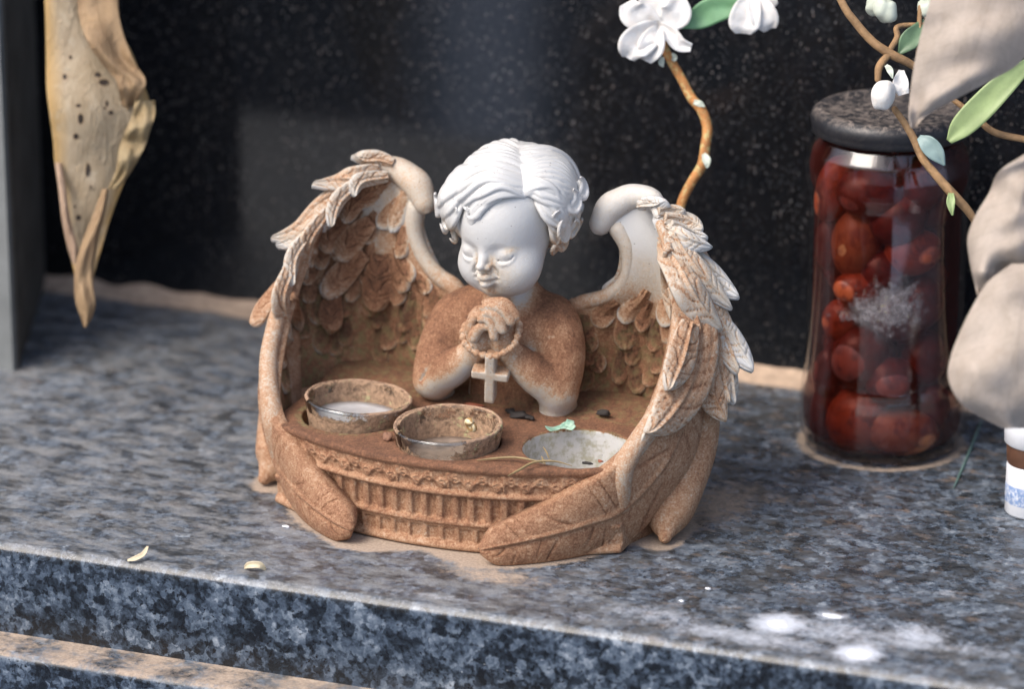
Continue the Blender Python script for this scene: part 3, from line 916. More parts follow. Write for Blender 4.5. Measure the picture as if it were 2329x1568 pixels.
    # tail of the wing resting on the ledge
    ft = np.array([(8.55, 3.2, 5.0), (8.45, 2.5, 3.2), (8.15, 1.5, 1.7), (7.95, .7, .8), (8.1, .0, .32)])
    fw = np.array([(7.6, 2.8, 2.6), (7.4, 2.3, 1.8), (7.2, 1.6, .9), (7.4, 1.2, .4)])
    if side < 0: ft = ft * V(-1, 1, 1); fw = fw * V(-1, 1, 1)
    tube(mb, ft, [.5, .75, .85, .78, .26], 24, 40, dirt=.44)
    tube(mb, fw, [.5, .8, .9, .4], 18, 30, dirt=.45)
    mb.v[-1][:, 2] = np.maximum(mb.v[-1][:, 2], .01); mb.v[-2][:, 2] = np.maximum(mb.v[-2][:, 2], .01)
    # soften dirt by height so that the low parts are browner
    o = mb.build('wing', M_st, angel)
    return o
build_wing(1); build_wing(-1)
# ---- body: torso, arms, hands and head in one surface
HC = V(.74, 3.2, 10.55)                                    # centre of the skull base frame
HY, HP, HR = math.radians(-10), math.radians(7), math.radians(-3)
def rot(ax, a):
    return np.array(Matrix.Rotation(a, 3, ax))
HROT = rot("Z", HY) @ rot("X", HP) @ rot("Y", HR)
def h2w(p): return HC + HROT @ V(*p)

class Local:
    """lets a field be sculpted in the head's own frame"""
    def __init__(s, F): s.F = F
    def cap(s, a, b, ra, rb, k=.1, sub=False): s.F.cap(h2w(a), h2w(b), ra, rb, k, sub)
    def chain(s, pts, rad, k=.1, res=None, sub=False): s.F.chain([h2w(p) for p in pts], rad, k, res, sub)
    def ell(s, c, r, k=.1, sub=False): s.F.ell(h2w(c), r, k, HROT, sub)

def build_body():
    F = Field((-3.4, .2, 2.9), (4.0, 6.4, 13.5), .04)
    # torso
    F.ell((.38, 3.95, 5.3), (1.75, 1.15, 2.6), .3)
    F.cap((-1.15, 4.0, 6.65), (2.0, 4.0, 6.65), .93, .93, .5)
    F.ell((-.4, 3.25, 6.0), (1.0, .75, .9), .5); F.ell((1.2, 3.25, 6.0), (1.0, .75, .9), .5)
    F.cap((.5, 4.0, 7.0), (.58, 3.75, 8.3), 1.0, .88, .55)
    F.cap((.5, 4.2, 7.2), (-1.1, 4.1, 6.9), .7, .6, .5); F.cap((.5, 4.2, 7.2), (2.1, 4.1, 6.9), .7, .6, .5)
    F.ell((.35, 3.7, 3.5), (1.5, 1.0, 1.0), .4)
    # arms
    for sh, elb, wr, s in (((-1.65, 3.75, 6.45), (-2.12, 2.45, 4.35), U(1078, 800, y=1.7), -1), ((2.35, 3.75, 6.45), (2.75, 2.75, 4.45), U(1160, 800, y=1.75), 1)):
        sh, elb, wr = V(*sh), V(*elb), V(*wr)
        F.chain([sh, (sh + elb) / 2 + V(s * .12, .05, 0), elb], [.93, .84, .74], .28, 8)
        F.ell(elb + V(0, .05, -.15), (.72, .72, .66), .25)
        F.chain([elb, (elb + wr) / 2 + V(0, -.05, -.08), wr], [.72, .66, .44], .16, 8)
        F.cap(elb + V(0, .35, -.3), elb + V(0, .7, -1.1), .6, .55, .25)
    F.cap(V(2.75, 2.85, 4.2), V(2.6, 2.95, 3.4), .66, .60, .2)
    # crease lines at the elbows and the armpit nick
    F.chain([U(1258, 770, y=2.6), U(1285, 830, y=2.0), U(1290, 880, y=1.85)], [.02, .05, .02], .16, 8, sub=True)
    F.chain([U(1282, 758, y=2.62), U(1262, 768, y=2.62), U(1246, 772, y=2.66)], [.02, .05, .03], .10, 6, sub=True)
    F.chain([U(1010, 800, y=1.95), U(980, 832, y=1.75), U(958, 868, y=1.75)], [.02, .05, .02], .16, 8, sub=True)
    # palms, pressed together
    yh = 1.35
    pl = U(1092, 772, y=yh + .15); pr = U(1142, 765, y=yh + .25)
    F.ell(pl, (.50, .50, .72), .16); F.ell(pr, (.52, .52, .72), .12)
    F.ell(U(1080, 748, y=yh + .1), (.40, .45, .55), .15)
    F.ell(U(1148, 730, y=yh + .4), (.42, .45, .62), .15)
    F.cap(U(1078, 800, y=1.6), U(1088, 780, y=1.5), .44, .46, .15); F.cap(U(1160, 800, y=1.7), U(1148, 780, y=1.6), .44, .46, .15)
    # fingers of the far hand folding over the near one
    Zf = lambda x, y, d: U(896 + x / 4.22, 624 + y / 4.22, y=d)
    tips = []
    def finger(pp, r, y0, dy):
        tips.extend(catmull([Zf(x, y, y0 + dy * i) for i, (x, y) in enumerate(pp)], 12))
        pts = [Zf(x, y, y0 + dy * i) for i, (x, y) in enumerate(pp)]
        F.chain(pts, [q * .9 for q in r], .02, 18)
    finger([(1165, 400), (1110, 318), (1050, 268), (960, 262), (872, 268)], [.21, .215, .20, .18, .15], 1.15, -.05)
    finger([(1120, 450), (1070, 372), (1000, 322), (920, 310), (855, 325)], [.21, .215, .20, .18, .14], .98, -.05)
    finger([(1040, 530), (1005, 450), (960, 395), (900, 372), (850, 395)], [.21, .21, .20, .18, .14], .85, -.03)
    finger([(960, 600), (945, 520), (915, 455), (868, 425), (822, 438)], [.20, .20, .19, .17, .13], .80, -.02)
    # near hand: knuckles on the left and the thumb curled in front
    finger([(745, 470), (760, 400), (800, 350), (845, 330)], [.20, .2, .19, .15], 1.1, .02)
    finger([(725, 540), (740, 460), (790, 405), (850, 400)], [.20, .2, .18, .14], .98, 0)
    finger([(760, 610), (800, 540), (850, 500), (895, 515)], [.24, .22, .19, .13], .80, 0)
    # ---- head
    H = Local(F)
    H.ell((0, .45, .75), (1.95, 2.25, 1.95), .2)
    H.ell((0, -.55, -.45), (1.56, 1.55, 1.80), .5)
    H.ell((0, -.86, .50), (1.28, 1.15, 1.15), .6)
    for s in (-1, 1):
        H.ell((s * .80, -1.08, -1.16), (.86, .90, .80), .40)
        H.ell((s * .58, -1.1, -1.52), (.76, .78, .66), .4)
    H.ell((0, -1.50, -1.92), (.44, .42, .34), .28)
    H.ell((0, -.8, -1.85), (1.02, .88, .50), .4)
    for s in (-1, 1):                                      # sockets, brows, lids
        H.ell((s * .70, -2.22, -.34), (.36, .26, .22), .36, sub=True)
        H.ell((s * .74, -1.56, -.42), (.44, .42, .34), .10)
        lid = [(s * (.74 + .38 * math.cos(a)), -2.01 + .24 * abs(math.cos(a)) ** 1.6 + .02, -.43 - .24 * math.sin(a)) for a in np.linspace(.15, math.pi - .15, 9)]
        H.chain(lid, [.03, .045, .03], .04, sub=True)
        H.chain([(p[0], p[1] + .03, p[2] - .08) for p in lid], [.03, .045, .03], .09)
        H.ell((s * 1.98, .25, -.35), (.26, .42, .62), .12)
        H.ell((s * 2.12, .12, -.35), (.12, .24, .40), .08, sub=True)
    H.chain([(0, -1.88, .02), (0, -2.02, -.40), (0, -2.22, -.70)], [.12, .10, .12], .16, 8)
    H.ell((0, -2.32, -.78), (.17, .19, .16), .08)
    for s in (-1, 1):
        H.ell((s * .19, -2.15, -.86), (.13, .17, .12), .08)
        H.ell((s * .11, -2.27, -.97), (.055, .07, .035), .04, sub=True)
        H.chain([(s * .34, -2.04, -.86), (s * .48, -1.98, -1.08), (s * .54, -1.9, -1.3)], [.02, .035, .02], .12, 6, sub=True)
    H.cap((0, -2.10, -1.02), (0, -2.13, -1.14), .03, .045, .09, sub=True)
    H.ell((0, -1.84, -1.33), (.46, .34, .34), .20)
    H.chain([(-.34, -2.00, -1.36), (-.15, -2.21, -1.23), (0, -2.22, -1.28), (.15, -2.21, -1.23), (.34, -2.00, -1.36)], [.04, .12, .11, .12, .04], .05, 16)
    H.chain([(-.25, -2.02, -1.49), (0, -2.18, -1.53), (.25, -2.02, -1.49)], [.08, .15, .08], .06, 10)
    H.chain([(-.37, -2.02, -1.38), (-.16, -2.30, -1.37), (0, -2.34, -1.41), (.16, -2.30, -1.37), (.37, -2.02, -1.38)], [.04, .05, .055, .05, .04], .03, 16, sub=True)
    H.chain([(-.2, -1.98, -1.74), (0, -2.04, -1.77), (.2, -1.98, -1.74)], [.04, .06, .04], .12, 8, sub=True)
    for s in (-1, 1): H.ell((s * .46, -2.04, -1.38), (.06, .06, .07), .1, sub=True)
    v, f = F.mesh(); n = F.normals(v)
    v = smooth_mesh(v, f, 1)
    L = (v - HC) @ HROT
    hand = (np.hypot(v[:, 0] - .45, v[:, 2] - 6.75) < 1.45) & (v[:, 1] < 1.75) & (v[:, 2] < 7.9)
    tips = np.array(tips); dt_ = np.min([np.linalg.norm(v - t, axis=1) for t in tips], axis=0); hand |= dt_ < .27
    head = (v[:, 2] > 7.9) & (L[:, 2] > -2.6) & (L[:, 1] < 3) & ~((L[:, 2] < -1.5) & (L[:, 1] > -.25)) & ~hand
    z = v[:, 2]
    up = n[:, 2]
    nz = fnoise(v, .9, 1.0)
    body = np.interp(up + .10 * nz, [-.60, -.25, .05, .45, .9], [.08, .24, .44, .60, .74]) + .12 * nz
    low = np.clip((4.35 - z) / .7, 0, 1) * (v[:, 1] < 3.6); body = body * (1 - low) + low * (.14 + .1 * nz)
    body = np.where(hand, .34 + .16 * up + .1 * nz, body)
    neck = np.exp(-((v[:, 0] - 1.2) / .40) ** 2 - ((z - 7.75) / .60) ** 2) * (v[:, 1] < 4.2) * (v[:, 1] > 1.95)
    body = body - .35 * neck
    tor = (np.abs(v[:, 0] - .4) < 1.35) & (v[:, 1] > 2.35) & (z < 5.6); body = np.where(tor, np.clip(.50 + .25 * (4.6 - z), .4, .8), body)
    # face: rust runs from the eyes, under the nose and on the chin
    q = lambda cx, cz, rx, rz: np.exp(-((L[:, 0] - cx) / rx) ** 2 - ((L[:, 2] - cz) / rz) ** 2)
    face = .045 + .03 * nz + (L[:, 1] < 0) * (.13 * q(.1, -1.05, .25, .18) + .17 * q(.34, -.70, .12, .3) + .16 * q(-.3, -.65, .10, .3) + .26 * q(.05, -1.9, .4, .22) + .10 * q(.5, -1.1, .9, .6) + .16 * q(-.25, -1.4, .2, .12) + .12 * q(.25, -1.4, .2, .1) + .15 * q(1.05, -.2, .2, .12))
    crev = np.clip((L[:, 0] - 1.7) / .3, 0, 1) * .22 * (L[:, 2] < .3)
    face = face + crev
    mixf = np.clip((z - 7.9) / .3, 0, 1) * head
    dirt = body * (1 - mixf) + face * mixf
    mb = MB(); mb.add(v, f.tolist(), dirt=dirt, moss=np.clip((4.0 - z) / .8, 0, 1) * .5)
    o = mb.build('body', M_bd, angel)
    return o
build_body()

# ---- hair: strands swept from a side parting, ending in curls
def build_hair():
    rnd = random.Random(21)
    F = Field(HC - V(3.6, 3.6, 3.4), HC + V(3.6, 4.2, 3.7), .036)
    C0, RR = V(0, .45, .75), V(1.95, 2.25, 1.95)
    d2r = math.radians
    def dirv(az, el): return V(math.sin(d2r(az)) * math.cos(d2r(el)), -math.cos(d2r(az)) * math.cos(d2r(el)), math.sin(d2r(el)))
    def onh(dv, off): dv = norm(dv); return C0 + dv * (RR + off)
    def slerp(a, b, t):
        a, b = norm(a), norm(b); w = math.acos(np.clip(a @ b, -1, 1))
        if w < 1e-4: return a
        return (math.sin((1 - t) * w) * a + math.sin(t * w) * b) / math.sin(w)
    # skull cap so no scalp shows between locks
    part = [dirv(49, 27), dirv(52, 45), dirv(60, 64), dirv(95, 80), dirv(170, 72), dirv(180, 45), dirv(180, 20)]
    def partp(t):
        t = np.clip(t, 0, 1) * (len(part) - 1); i = min(int(t), len(part) - 2)
        return slerp(part[i], part[i + 1], t - i)
    def strand(a, b, sag, r0, r1, n=15, off0=.02, off1=.12, wob=0, ph=0, k=.05, curl=None, bulge=.12, clump=0.0):
        side = norm(np.cross(a, b)); pts = []; w = math.acos(np.clip(norm(a) @ norm(b), -1, 1))
        for i in range(n):
            t = i / (n - 1)
            d = slerp(a, b, t) + side * (sag * math.sin(math.pi * t) + wob * math.sin(2 * math.pi * t * 1.6 + ph))
            pts.append(onh(d, off0 + (off1 - off0) * t + bulge * math.sin(math.pi * t)))
        if curl:
            cr, turns, rise, sgn = curl
            T = norm(pts[-1] - pts[-2]); N = norm((pts[-1] - C0) / RR); B = norm(np.cross(N, T)) * sgn
            c = pts[-1] + B * cr; m = 12
            for i in range(1, m + 1):
                a_ = i / m * turns * 2 * math.pi; q = cr * (1 - .55 * i / m)
                pts.append(c - B * q * math.cos(a_) + T * q * math.sin(a_) + N * rise * i / m)
        rr = [r0, r1, r1, r1 * .9, r1 * (.28 if curl else .25)]
        F.chain([h2w(p) for p in pts], rr, k)
    # sweep from the parting towards the left temple: locks, each of several fine strands
    def sweep(nl, tmax, azs, els, sag0, sag1, side_):
        for i in range(nl):
            q = i / (nl - 1); t = q * tmax
            az1 = np.interp(q, [0, .2, .42, .67, 1], azs) + rnd.uniform(-2, 2)
            el1 = np.interp(q, [0, .2, .42, .67, 1], els) + rnd.uniform(-3, 3)
            lift = rnd.uniform(.02, .24); wob = rnd.uniform(.01, .05); ph = rnd.random() * 6
            c = (rnd.uniform(.2, .34), rnd.uniform(.5, .9), rnd.uniform(.1, .35), rnd.choice([-1, 1])) if q > .12 else None
            ns = 4
            for j in range(ns):
                e = (j - (ns - 1) / 2) / ns
                hump = .16 * (1 - (2 * e) ** 2)
                tt = t + e * tmax / nl * 1.25
                cc = (c[0] * (1 - .03 * j), c[1], c[2] * .6, c[3]) if c else None
                strand(partp(max(tt, 0)), dirv(az1 + e * (azs[-1] - azs[0]) / nl * .45, el1 + e * 3), (sag0 + (sag1 - sag0) * q), .06, rnd.uniform(.08, .11), n=44, off0=.0, off1=lift + hump, wob=wob, ph=ph, k=.018, curl=cc, bulge=.10 + hump)
    sweep(13, .60, [-12, -38, -64, -92, -135], [17, 13, 8, 0, -8], -.16, .06, -1)
    # front fringe: hangs below the sweep and hooks into a small lock
    for i in range(9):
        strand(dirv(48 - i * .8, 26 + i * 1.6), dirv(-4 - i * 2.2, 11 + i * 1.2), -.13 - i * .004, .06, .085, n=36, off0=.0, off1=.20 + .05 * math.sin(i), curl=(.15 + .01 * i, .55, .06, 1), k=.02, bulge=.17)
    for j in range(7):
        strand(dirv(22 - 3 * j, 27 - .5 * j), dirv(-8 - j * .9, 1 + j * .8), -.06 + .03 * j, .06, .085, n=26, off1=.22, curl=(.14, .5, .04, -1), k=.02, bulge=.16)
    # sweep from the parting to the right side
    sweep(12, .58, [68, 80, 98, 118, 145], [2, -6, -12, -14, -16], .16, .04, 1)
    for j in range(6):                                     # big front lock flipping outwards over the ear
        strand(dirv(50 + j, 30 + j * 3), dirv(76 + j * .6, 5 + j * .8), .20 - .03 * j, .07, .10, n=36, off0=.05, off1=.45, curl=(.32 - .01 * j, .45, .25, -1), k=.02, bulge=.30)
    # back of the head
    for i in range(46):
        a = partp(.62 + .38 * rnd.random())
        az = 100 + i * 160 / 45
        strand(a, dirv(az, -24 + rnd.uniform(-5, 5)), rnd.uniform(-.06, .06), .12, rnd.uniform(.15, .2), off1=.12, wob=.03, ph=rnd.random() * 6, curl=(.25, .7, .2, rnd.choice([-1, 1])) if i % 2 else None)
    # loose curls: left temple, right temple, over the right ear, nape
    def lock(az, el, az2, el2, r, cr, turns, rise, sgn, off=.3, sag=.1):
        F.ell(h2w(onh(dirv(az2, el2 + 6), off * .32)), (.34, .34, .40), .15, HROT)
        for j in range(8):
            e = j * 2.0
            strand(dirv(az + e * .4, el + e * 1.6), dirv(az2, el2 + e * .22), sag + (j - 3.5) * .06, r * .6, r * .72, n=24, off0=.05, off1=off, curl=(cr * (1.06 - .03 * j), turns, rise * .6, sgn), bulge=.16 + .06 * math.sin(j * .65), k=.02)
    lock(-26, 40, -54, 14, .15, .34, .6, .3, 1, .62, -.05)
    lock(-24, 30, -55, 2, .16, .36, .62, .3, -1, .78, -.05)
    lock(-30, 24, -56, -9, .15, .32, .65, .3, 1, .66, .05)
    lock(-32, 14, -58, -20, .13, .32, .6, .28, 1, .55)
    lock(-38, 50, -62, 26, .13, .30, .6, .3, 1, .50)
    lock(-44, 4, -62, -28, .12, .28, .6, .20, -1, .30)
    lock(-50, -8, -66, -40, .12, .26, .6, .15, 1, .22)
    lock(-40, 56, -64, 28, .12, .30, .5, .28, -1, .26)
    lock(-46, 66, -66, 44, .11, .26, .5, .20, -1, .18)
    lock(-70, 10, -88, -20, .12, .3, .6, .25, 1, .3)
    lock(56, 26, 84, 4, .16, .42, .5, .42, 1, .52, .14)
    lock(54, 34, 98, 8, .16, .42, .5, .46, 1, .55, .10)
    lock(60, 16, 80, -12, .15, .38, .55, .40, -1, .50, .08)
    lock(66, 2, 86, -22, .14, .36, .6, .34, 1, .46)
    lock(72, -8, 84, -36, .14, .30, .6, .2, -1, .38)
    lock(84, 0, 104, -30, .14, .34, .6, .3, 1, .40)
    lock(80, 36, 116, 10, .15, .36, .5, .32, -1, .40)
    lock(84, -20, 92, -48, .12, .26, .6, .15, 1, .28)
    lock(100, -10, 118, -34, .13, .26, .6, .2, -1, .3)
    v, f = F.mesh(); n = F.normals(v)
    L = (v - HC) @ HROT
    nz = fnoise(v, 1.1, 4.0)
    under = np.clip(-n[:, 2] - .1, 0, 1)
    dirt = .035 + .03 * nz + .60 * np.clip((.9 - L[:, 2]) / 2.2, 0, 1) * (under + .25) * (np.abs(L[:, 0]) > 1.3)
    mb = MB(); mb.add(v, f.tolist(), dirt=dirt, moss=0.0)
    mb.build('hair', M_hd, angel)
build_hair()

# ---- rosary of beads round the wrists, and its cross
def bead_points():
    zz = [(684, 495), (662, 555), (665, 615), (688, 675), (745, 728), (815, 765), (885, 782), (955, 790), (1022, 768), (1088, 732), (1145, 688), (1178, 615), (1195, 552), (1203, 500), (1192, 450)]
    ys = [1.5, 1.3, 1.15, 1.05, .95, .9, .88, .88, .9, 1.0, 1.1, 1.25, 1.4, 1.6, 1.8]
    return [U(896 + a / 4.22, 624 + b / 4.22, y=y) for (a, b), y in zip(zz, ys)]
mb = MB(); bp = bead_points()
cl = catmull(bp, 90)
for i in range(0, 90, 3):
    mb2 = 1
    ellip(mb, cl[i], (.145 if i % 2 == 0 else .105,) * 3, 9, dirt=.36, moss=0)
tube(mb, bp, [.07] * 15, 8, 90, dirt=.42, moss=0)
rosary = mb.build('rosary', M_st, angel)

def build_cross():
    top, bot = U(1116, 806, y=.95), U(1114, 912, y=1.45)
    ax = norm(bot - top); L = np.linalg.norm(bot - top)
    sx = V(.985, .17, 0); sx = norm(sx - ax * (sx @ ax)); dn = np.cross(ax, sx)
    if dn[1] > 0: dn = -dn
    R = np.stack([sx, dn, -ax], 1)
    c = (top + bot) / 2
    F = Field(c - V(1.3, 1.2, 1.4), c + V(1.3, 1.4, 1.4), .035)
    def rb(ctr, hs, r=.07):
        hs = V(*hs)
        def fn(P):
            q = np.abs((P - c) @ R - V(*ctr)) - (hs - r)
            return np.linalg.norm(np.maximum(q, 0), axis=-1) + np.minimum(q.max(-1), 0) - r
        F.op(fn, c - 1.3, c + 1.5, .03)
    rb((0, -.1, 0), (.19, .32, L / 2))
    rb((0.0, -.1, .16), (.70, .32, .17))
    v, f = F.mesh(); v = smooth_mesh(v, f, 1)
    d = .17 + .10 * np.abs(fnoise(v, 2)) + .2 * (F.normals(v)[:, 2] > .6)
    mb = MB(); mb.add(v, f.tolist(), dirt=d, moss=0.0); mb.build('cross', M_st, rosary)
build_cross()
# ------------------------------------------------------------------ glass cups in the holder
M_glass = glass_like('dirty tealight glass', (.93, .94, .93), ((.48, .31, .195), (.44, .60)), .05, 1.6)
M_rim = glass_like('glass rim', (.80, .82, .84), ((.50, .32, .21), (.36, .52)), .1, 1.9)
M_wax = plain('cloudy old wax', (.40, .40, .41), .35, .2, 1.2, .2, sub=.2)

def cup(i, tilt, crust_fn, label):
    hx, hy = HOLES[i]; c = (hx, hy, 2.35)
    o = empty('glass_cup', label, 'candle glass', c, 'tealight glasses in the holder')
    ro, ri, h = 1.90, 1.78, 1.75
    prof = [(.0, .02), (1.4, .02), (1.66, .08), (1.76, .25), (ro - .06, .8), (ro + .06, 1.35), (ro + .12, h - .06), (ro + .08, h), (ri + .04, h + .02), (ri - .02, h - .05), (ri - .05, 1.2), (ri - .16, .35), (1.4, .22), (0, .2)]
    prof = np.vstack([catmull(np.array([(a, b, 0) for a, b in prof]), 70)[:, :2]])
    prof[:, 0] = np.maximum(prof[:, 0], .001)
    ax = V(math.sin(tilt[0]), math.sin(tilt[1]), 1)
    mb = MB(); lathe(mb, prof, c, 120, axis=ax)
    v = mb.v[0]; q = v - V(*c)
    ang = np.degrees(np.arctan2(q[:, 1], q[:, 0])); zz = q @ norm(ax)
    mb.a = {'crust': [crust_fn(ang, zz, np.hypot(q[:, 0], q[:, 1]))]}
    g = mb.build('glass', M_glass, o)
    z_ = norm(V(*ax)); x_ = norm(np.cross(V(0, 1, 0), z_)); y_ = np.cross(z_, x_)
    a_ = np.linspace(0, 2 * math.pi, 97)
    rim = [V(*c) + z_ * (h - .02 + .012 * math.sin(7 * q)) + (x_ * math.cos(q) + y_ * math.sin(q)) * (ro + .05) for q in a_]
    mb = MB(); tube(mb, rim, [.075] * 97, 10, 200)
    v = mb.verts() - V(*c); an = np.degrees(np.arctan2(v[:, 1], v[:, 0]))
    mb.a = {'crust': [np.where(np.abs(an + 95 - 4 * i) < 42, .22, .62)]}
    mb.build('rim', M_rim, o)
    return o
def crust0(a, z, r):
    c = .38 + .26 * (z < 1.35) + .30 * (z > 1.78) + .22 * np.exp(-((a + 45) / 60) ** 2) + .22 * (a > 0) * (z > .6)
    return c - .24 * np.exp(-((a + 95) / 28) ** 2) * (z > 1.3)
def crust1(a, z, r):
    c = .38 + .22 * (z < 1.3) + .26 * (z > 1.80) * (np.abs(a + 90) > 55) + .24 * np.exp(-((a + 25) / 30) ** 2) + .12 * (a > 0) + .25 * np.exp(-((np.abs(a) - 178) / 30) ** 2)
    return c - .22 * np.exp(-((a + 92) / 35) ** 2)
cup0 = cup(0, (.05, .03), crust0, 'crusted glass tealight cup with cloudy white wax in the left hole')
cup1 = cup(1, (-.01, -.03), crust1, 'empty dirty glass tealight cup in the middle hole with a snail shell in it')
mb = MB(); lathe(mb, [(0.001, .98), (.9, .97), (1.4, .95), (1.68, 1.0), (1.60, .4), (0.001, .4)], (HOLES[0][0], HOLES[0][1], 2.35), 60, axis=(.05, .03, 1))
mb.build('wax', M_wax, cup0)
mb = MB(); lathe(mb, [(0.001, .62), (.9, .62), (1.4, .60), (1.62, .66), (1.56, .3), (0.001, .3)], (HOLES[1][0], HOLES[1][1], 2.35), 60)
mb.build('residue', plain('grey dried residue', (.22, .17, .135), .7, .35, 1.5, .5), cup1)

# snail shell
def snail():
    c = U(1071, 970, y=HOLES[1][1] - .15)
    m, nt, b = new_mat('striped snail shell'); n = NT(nt)
    n.L(n.mix(n.gr(n.attr('stripe'), .4, .6), (.66, .56, .36), (.36, .22, .09)), b.inputs['Base Color']); b.inputs['Roughness'].default_value = .35
    mb = MB(); turns, n1, n2 = 2.6, 90, 18
    pts, rad = [], []
    for i in range(n1):
        t = i / (n1 - 1); a = t * turns * 2 * math.pi; g = .10 + .90 * t ** 1.35
        pts.append((.20 * g * math.cos(a), .20 * g * math.sin(a), .12 * (1 - g))); rad.append(.145 * g + .01)
    pts = np.array(pts) @ (rot('Y', 1.0) @ rot('X', -.9)).T
    tube(mb, pts + c, rad, 18, 150)
    st = np.tile((.5 + .5 * np.cos(np.arange(18) / 18 * 6 * math.pi)), 156); mb.a = {'stripe': [np.concatenate([st, [0, 0]])]}
    tag(mb.build('snail_shell', m, loc=c), 'small striped cream snail shell inside the middle glass cup', 'snail shell')
snail()

# bits of litter on the plateau
M_leafbit = plain('pale green leaf scrap', (.20, .36, .27), .6, .2, 2, .2, second=(.33, .46, .36))
def ribbon(mb, pts, widths, nrm, thick=.02, res=30, nw=7, cup_=0.0, wav=0.0, seed=0):
    """thin curved blade with real thickness; widths along the length"""
    p = catmull(pts, res); s = np.linspace(0, 1, res)
    T = norm(np.gradient(p, axis=0)); N = catmull(nrm, res) if np.ndim(nrm) == 2 else np.tile(norm(nrm), (res, 1))
    N = norm(N - T * (N * T).sum(1, keepdims=True)); B = np.cross(T, N)
    w = np.interp(s, np.linspace(0, 1, len(widths)), widths)
    w = catmull(np.array([(q, 0, 0) for q in widths], float), res)[:, 0]; w = np.maximum(w, .005)
    c = np.linspace(-1, 1, nw); S, Cc = np.meshgrid(s, c, indexing='ij')
    hgt = cup_ * (np.abs(Cc) ** 1.7) * w[:, None]
    if wav:
        hgt = hgt + wav * np.array([[mnoise.noise(Vector((a * 3.1 + seed, b * 1.4, seed))) for b in c] for a in s])
    mid = p[:, None] + B[:, None] * (Cc * w[:, None])[..., None] + N[:, None] * hgt[..., None]
    tt = thick * (1 - .6 * np.abs(Cc) ** 4)
    k = res * nw
    v = np.vstack([(mid + N[:, None] * tt[..., None]).reshape(-1, 3), (mid - N[:, None] * tt[..., None]).reshape(-1, 3)])
    f = grid_faces(res, nw) + [tuple(q)[::-1] for q in grid_faces(res, nw, off=k)]
    ring = [i * nw for i in range(res)] + [(res - 1) * nw + j for j in range(1, nw)] + [i * nw + nw - 1 for i in range(res - 2, -1, -1)] + [j for j in range(nw - 2, 0, -1)]
    f += [(b, a, a + k, b + k) for a, b in zip(ring, ring[1:] + ring[:1])]
    mb.add(v, f, cc=np.concatenate([Cc.ravel()] * 2), ss=np.concatenate([S.ravel()] * 2))

mb = MB()
ribbon(mb, [U(1246, 978, z=3.62), U(1262, 977, z=3.55), U(1278, 971, z=3.58)], [.20, .13, .10], (0, -.5, 1), .02, cup_=.2)
ribbon(mb, [U(1274, 973, z=3.6), U(1290, 970, z=3.62), U(1305, 976, z=3.6)], [.10, .20, .12], (0, -.6, 1), .02, cup_=.2)
ribbon(mb, [U(1291, 972, z=3.62), U(1296, 962, z=3.75), U(1297, 956, z=3.85)], [.14, .17, .14], (0, -1, .3), .02)
tag(mb.build('leaf_scrap', M_leafbit, loc=U(1270, 976, z=3.5)), 'torn pale green leaf scrap lying behind the empty white hole', 'leaf scrap')

M_needle = plain('dry grass blade', (.26, .19, .09), .6, .3, 2, .1)
def needle(px, w, label, z0=3.5, mat=M_needle, group=None, name='grass_blade'):
    pts = [U(a, b, z=z0 + zz) for a, b, zz in px]
    mb = MB(); tube(mb, pts, [w * .35, w, w, w * .8, w * .3], 6, 30)
    tag(mb.build(name, mat, loc=pts[0]), label, 'dry stem', group)
needle([(1085, 1048, .02), (1120, 1044, .05), (1165, 1041, .10), (1205, 1046, .12), (1240, 1055, .08)], .045, 'long dry grass stem curving from the plateau to the front edge of the white hole')
needle([(1155, 1083, .0), (1180, 1070, .05), (1215, 1052, .14), (1260, 1050, .12), (1300, 1060, .0)], .045, 'dry grass stem hanging over the front rim beside the white hole')
needle([(1235, 1017, -.3), (1243, 1030, -.1), (1250, 1048, .10)], .03, 'thin dark needle leaning inside the white hole')
needle([(1231, 1038, -.1), (1235, 1046, .04), (1240, 1056, .1)], .03, 'short brown needle poking over the white hole rim')
M_dark = plain('dark damp grit', (.025, .02, .018), .8, .4, 3, .5)
M_red = plain('reddish bark crumb', (.24, .07, .035), .7, .3, 3, .4)
def crumb(px, py, r, label, m=M_dark, z=3.55, sq=(1, .8, .5), seed=0):
    c = U(px, py, z=z); mb = MB(); ellip(mb, c, V(*sq) * r, 10, bump=.5, seed=seed)
    tag(mb.build('crumb', m, loc=c), label, 'debris')
crumb(1180, 944, .26, 'dark clump of soil between the cross and the right elbow', sq=(1.5, .9, .5), seed=1)
crumb(1205, 950, .16, 'small black crumb in front of the right elbow', seed=2)
crumb(1160, 935, .2, 'brown black crumb behind the cup just right of the cross', seed=3)
crumb(1372, 940, .20, 'black seed lying at the foot of the right wing feathers', sq=(1.4, .8, .6), seed=4, z=3.75)
crumb(1077, 921, .20, 'flat orange red bark chip behind the middle cup', M_red, sq=(2.0, .5, .3), seed=5)
crumb(1365, 1050, .10, 'reddish crumb on the right lip of the white hole', M_red, z=3.45, seed=6)
crumb(1335, 1054, .09, 'tiny dark crumb on the front lip of the white hole', z=3.45, sq=(2.5, .6, .6), seed=7)
crumb(882, 995, .2, 'brown crusty lump stuck between the two glass cups', plain('brown crust', (.26, .14, .09), .9, .3, 3, .8), z=3.55, sq=(.9, .9, .9), seed=8)

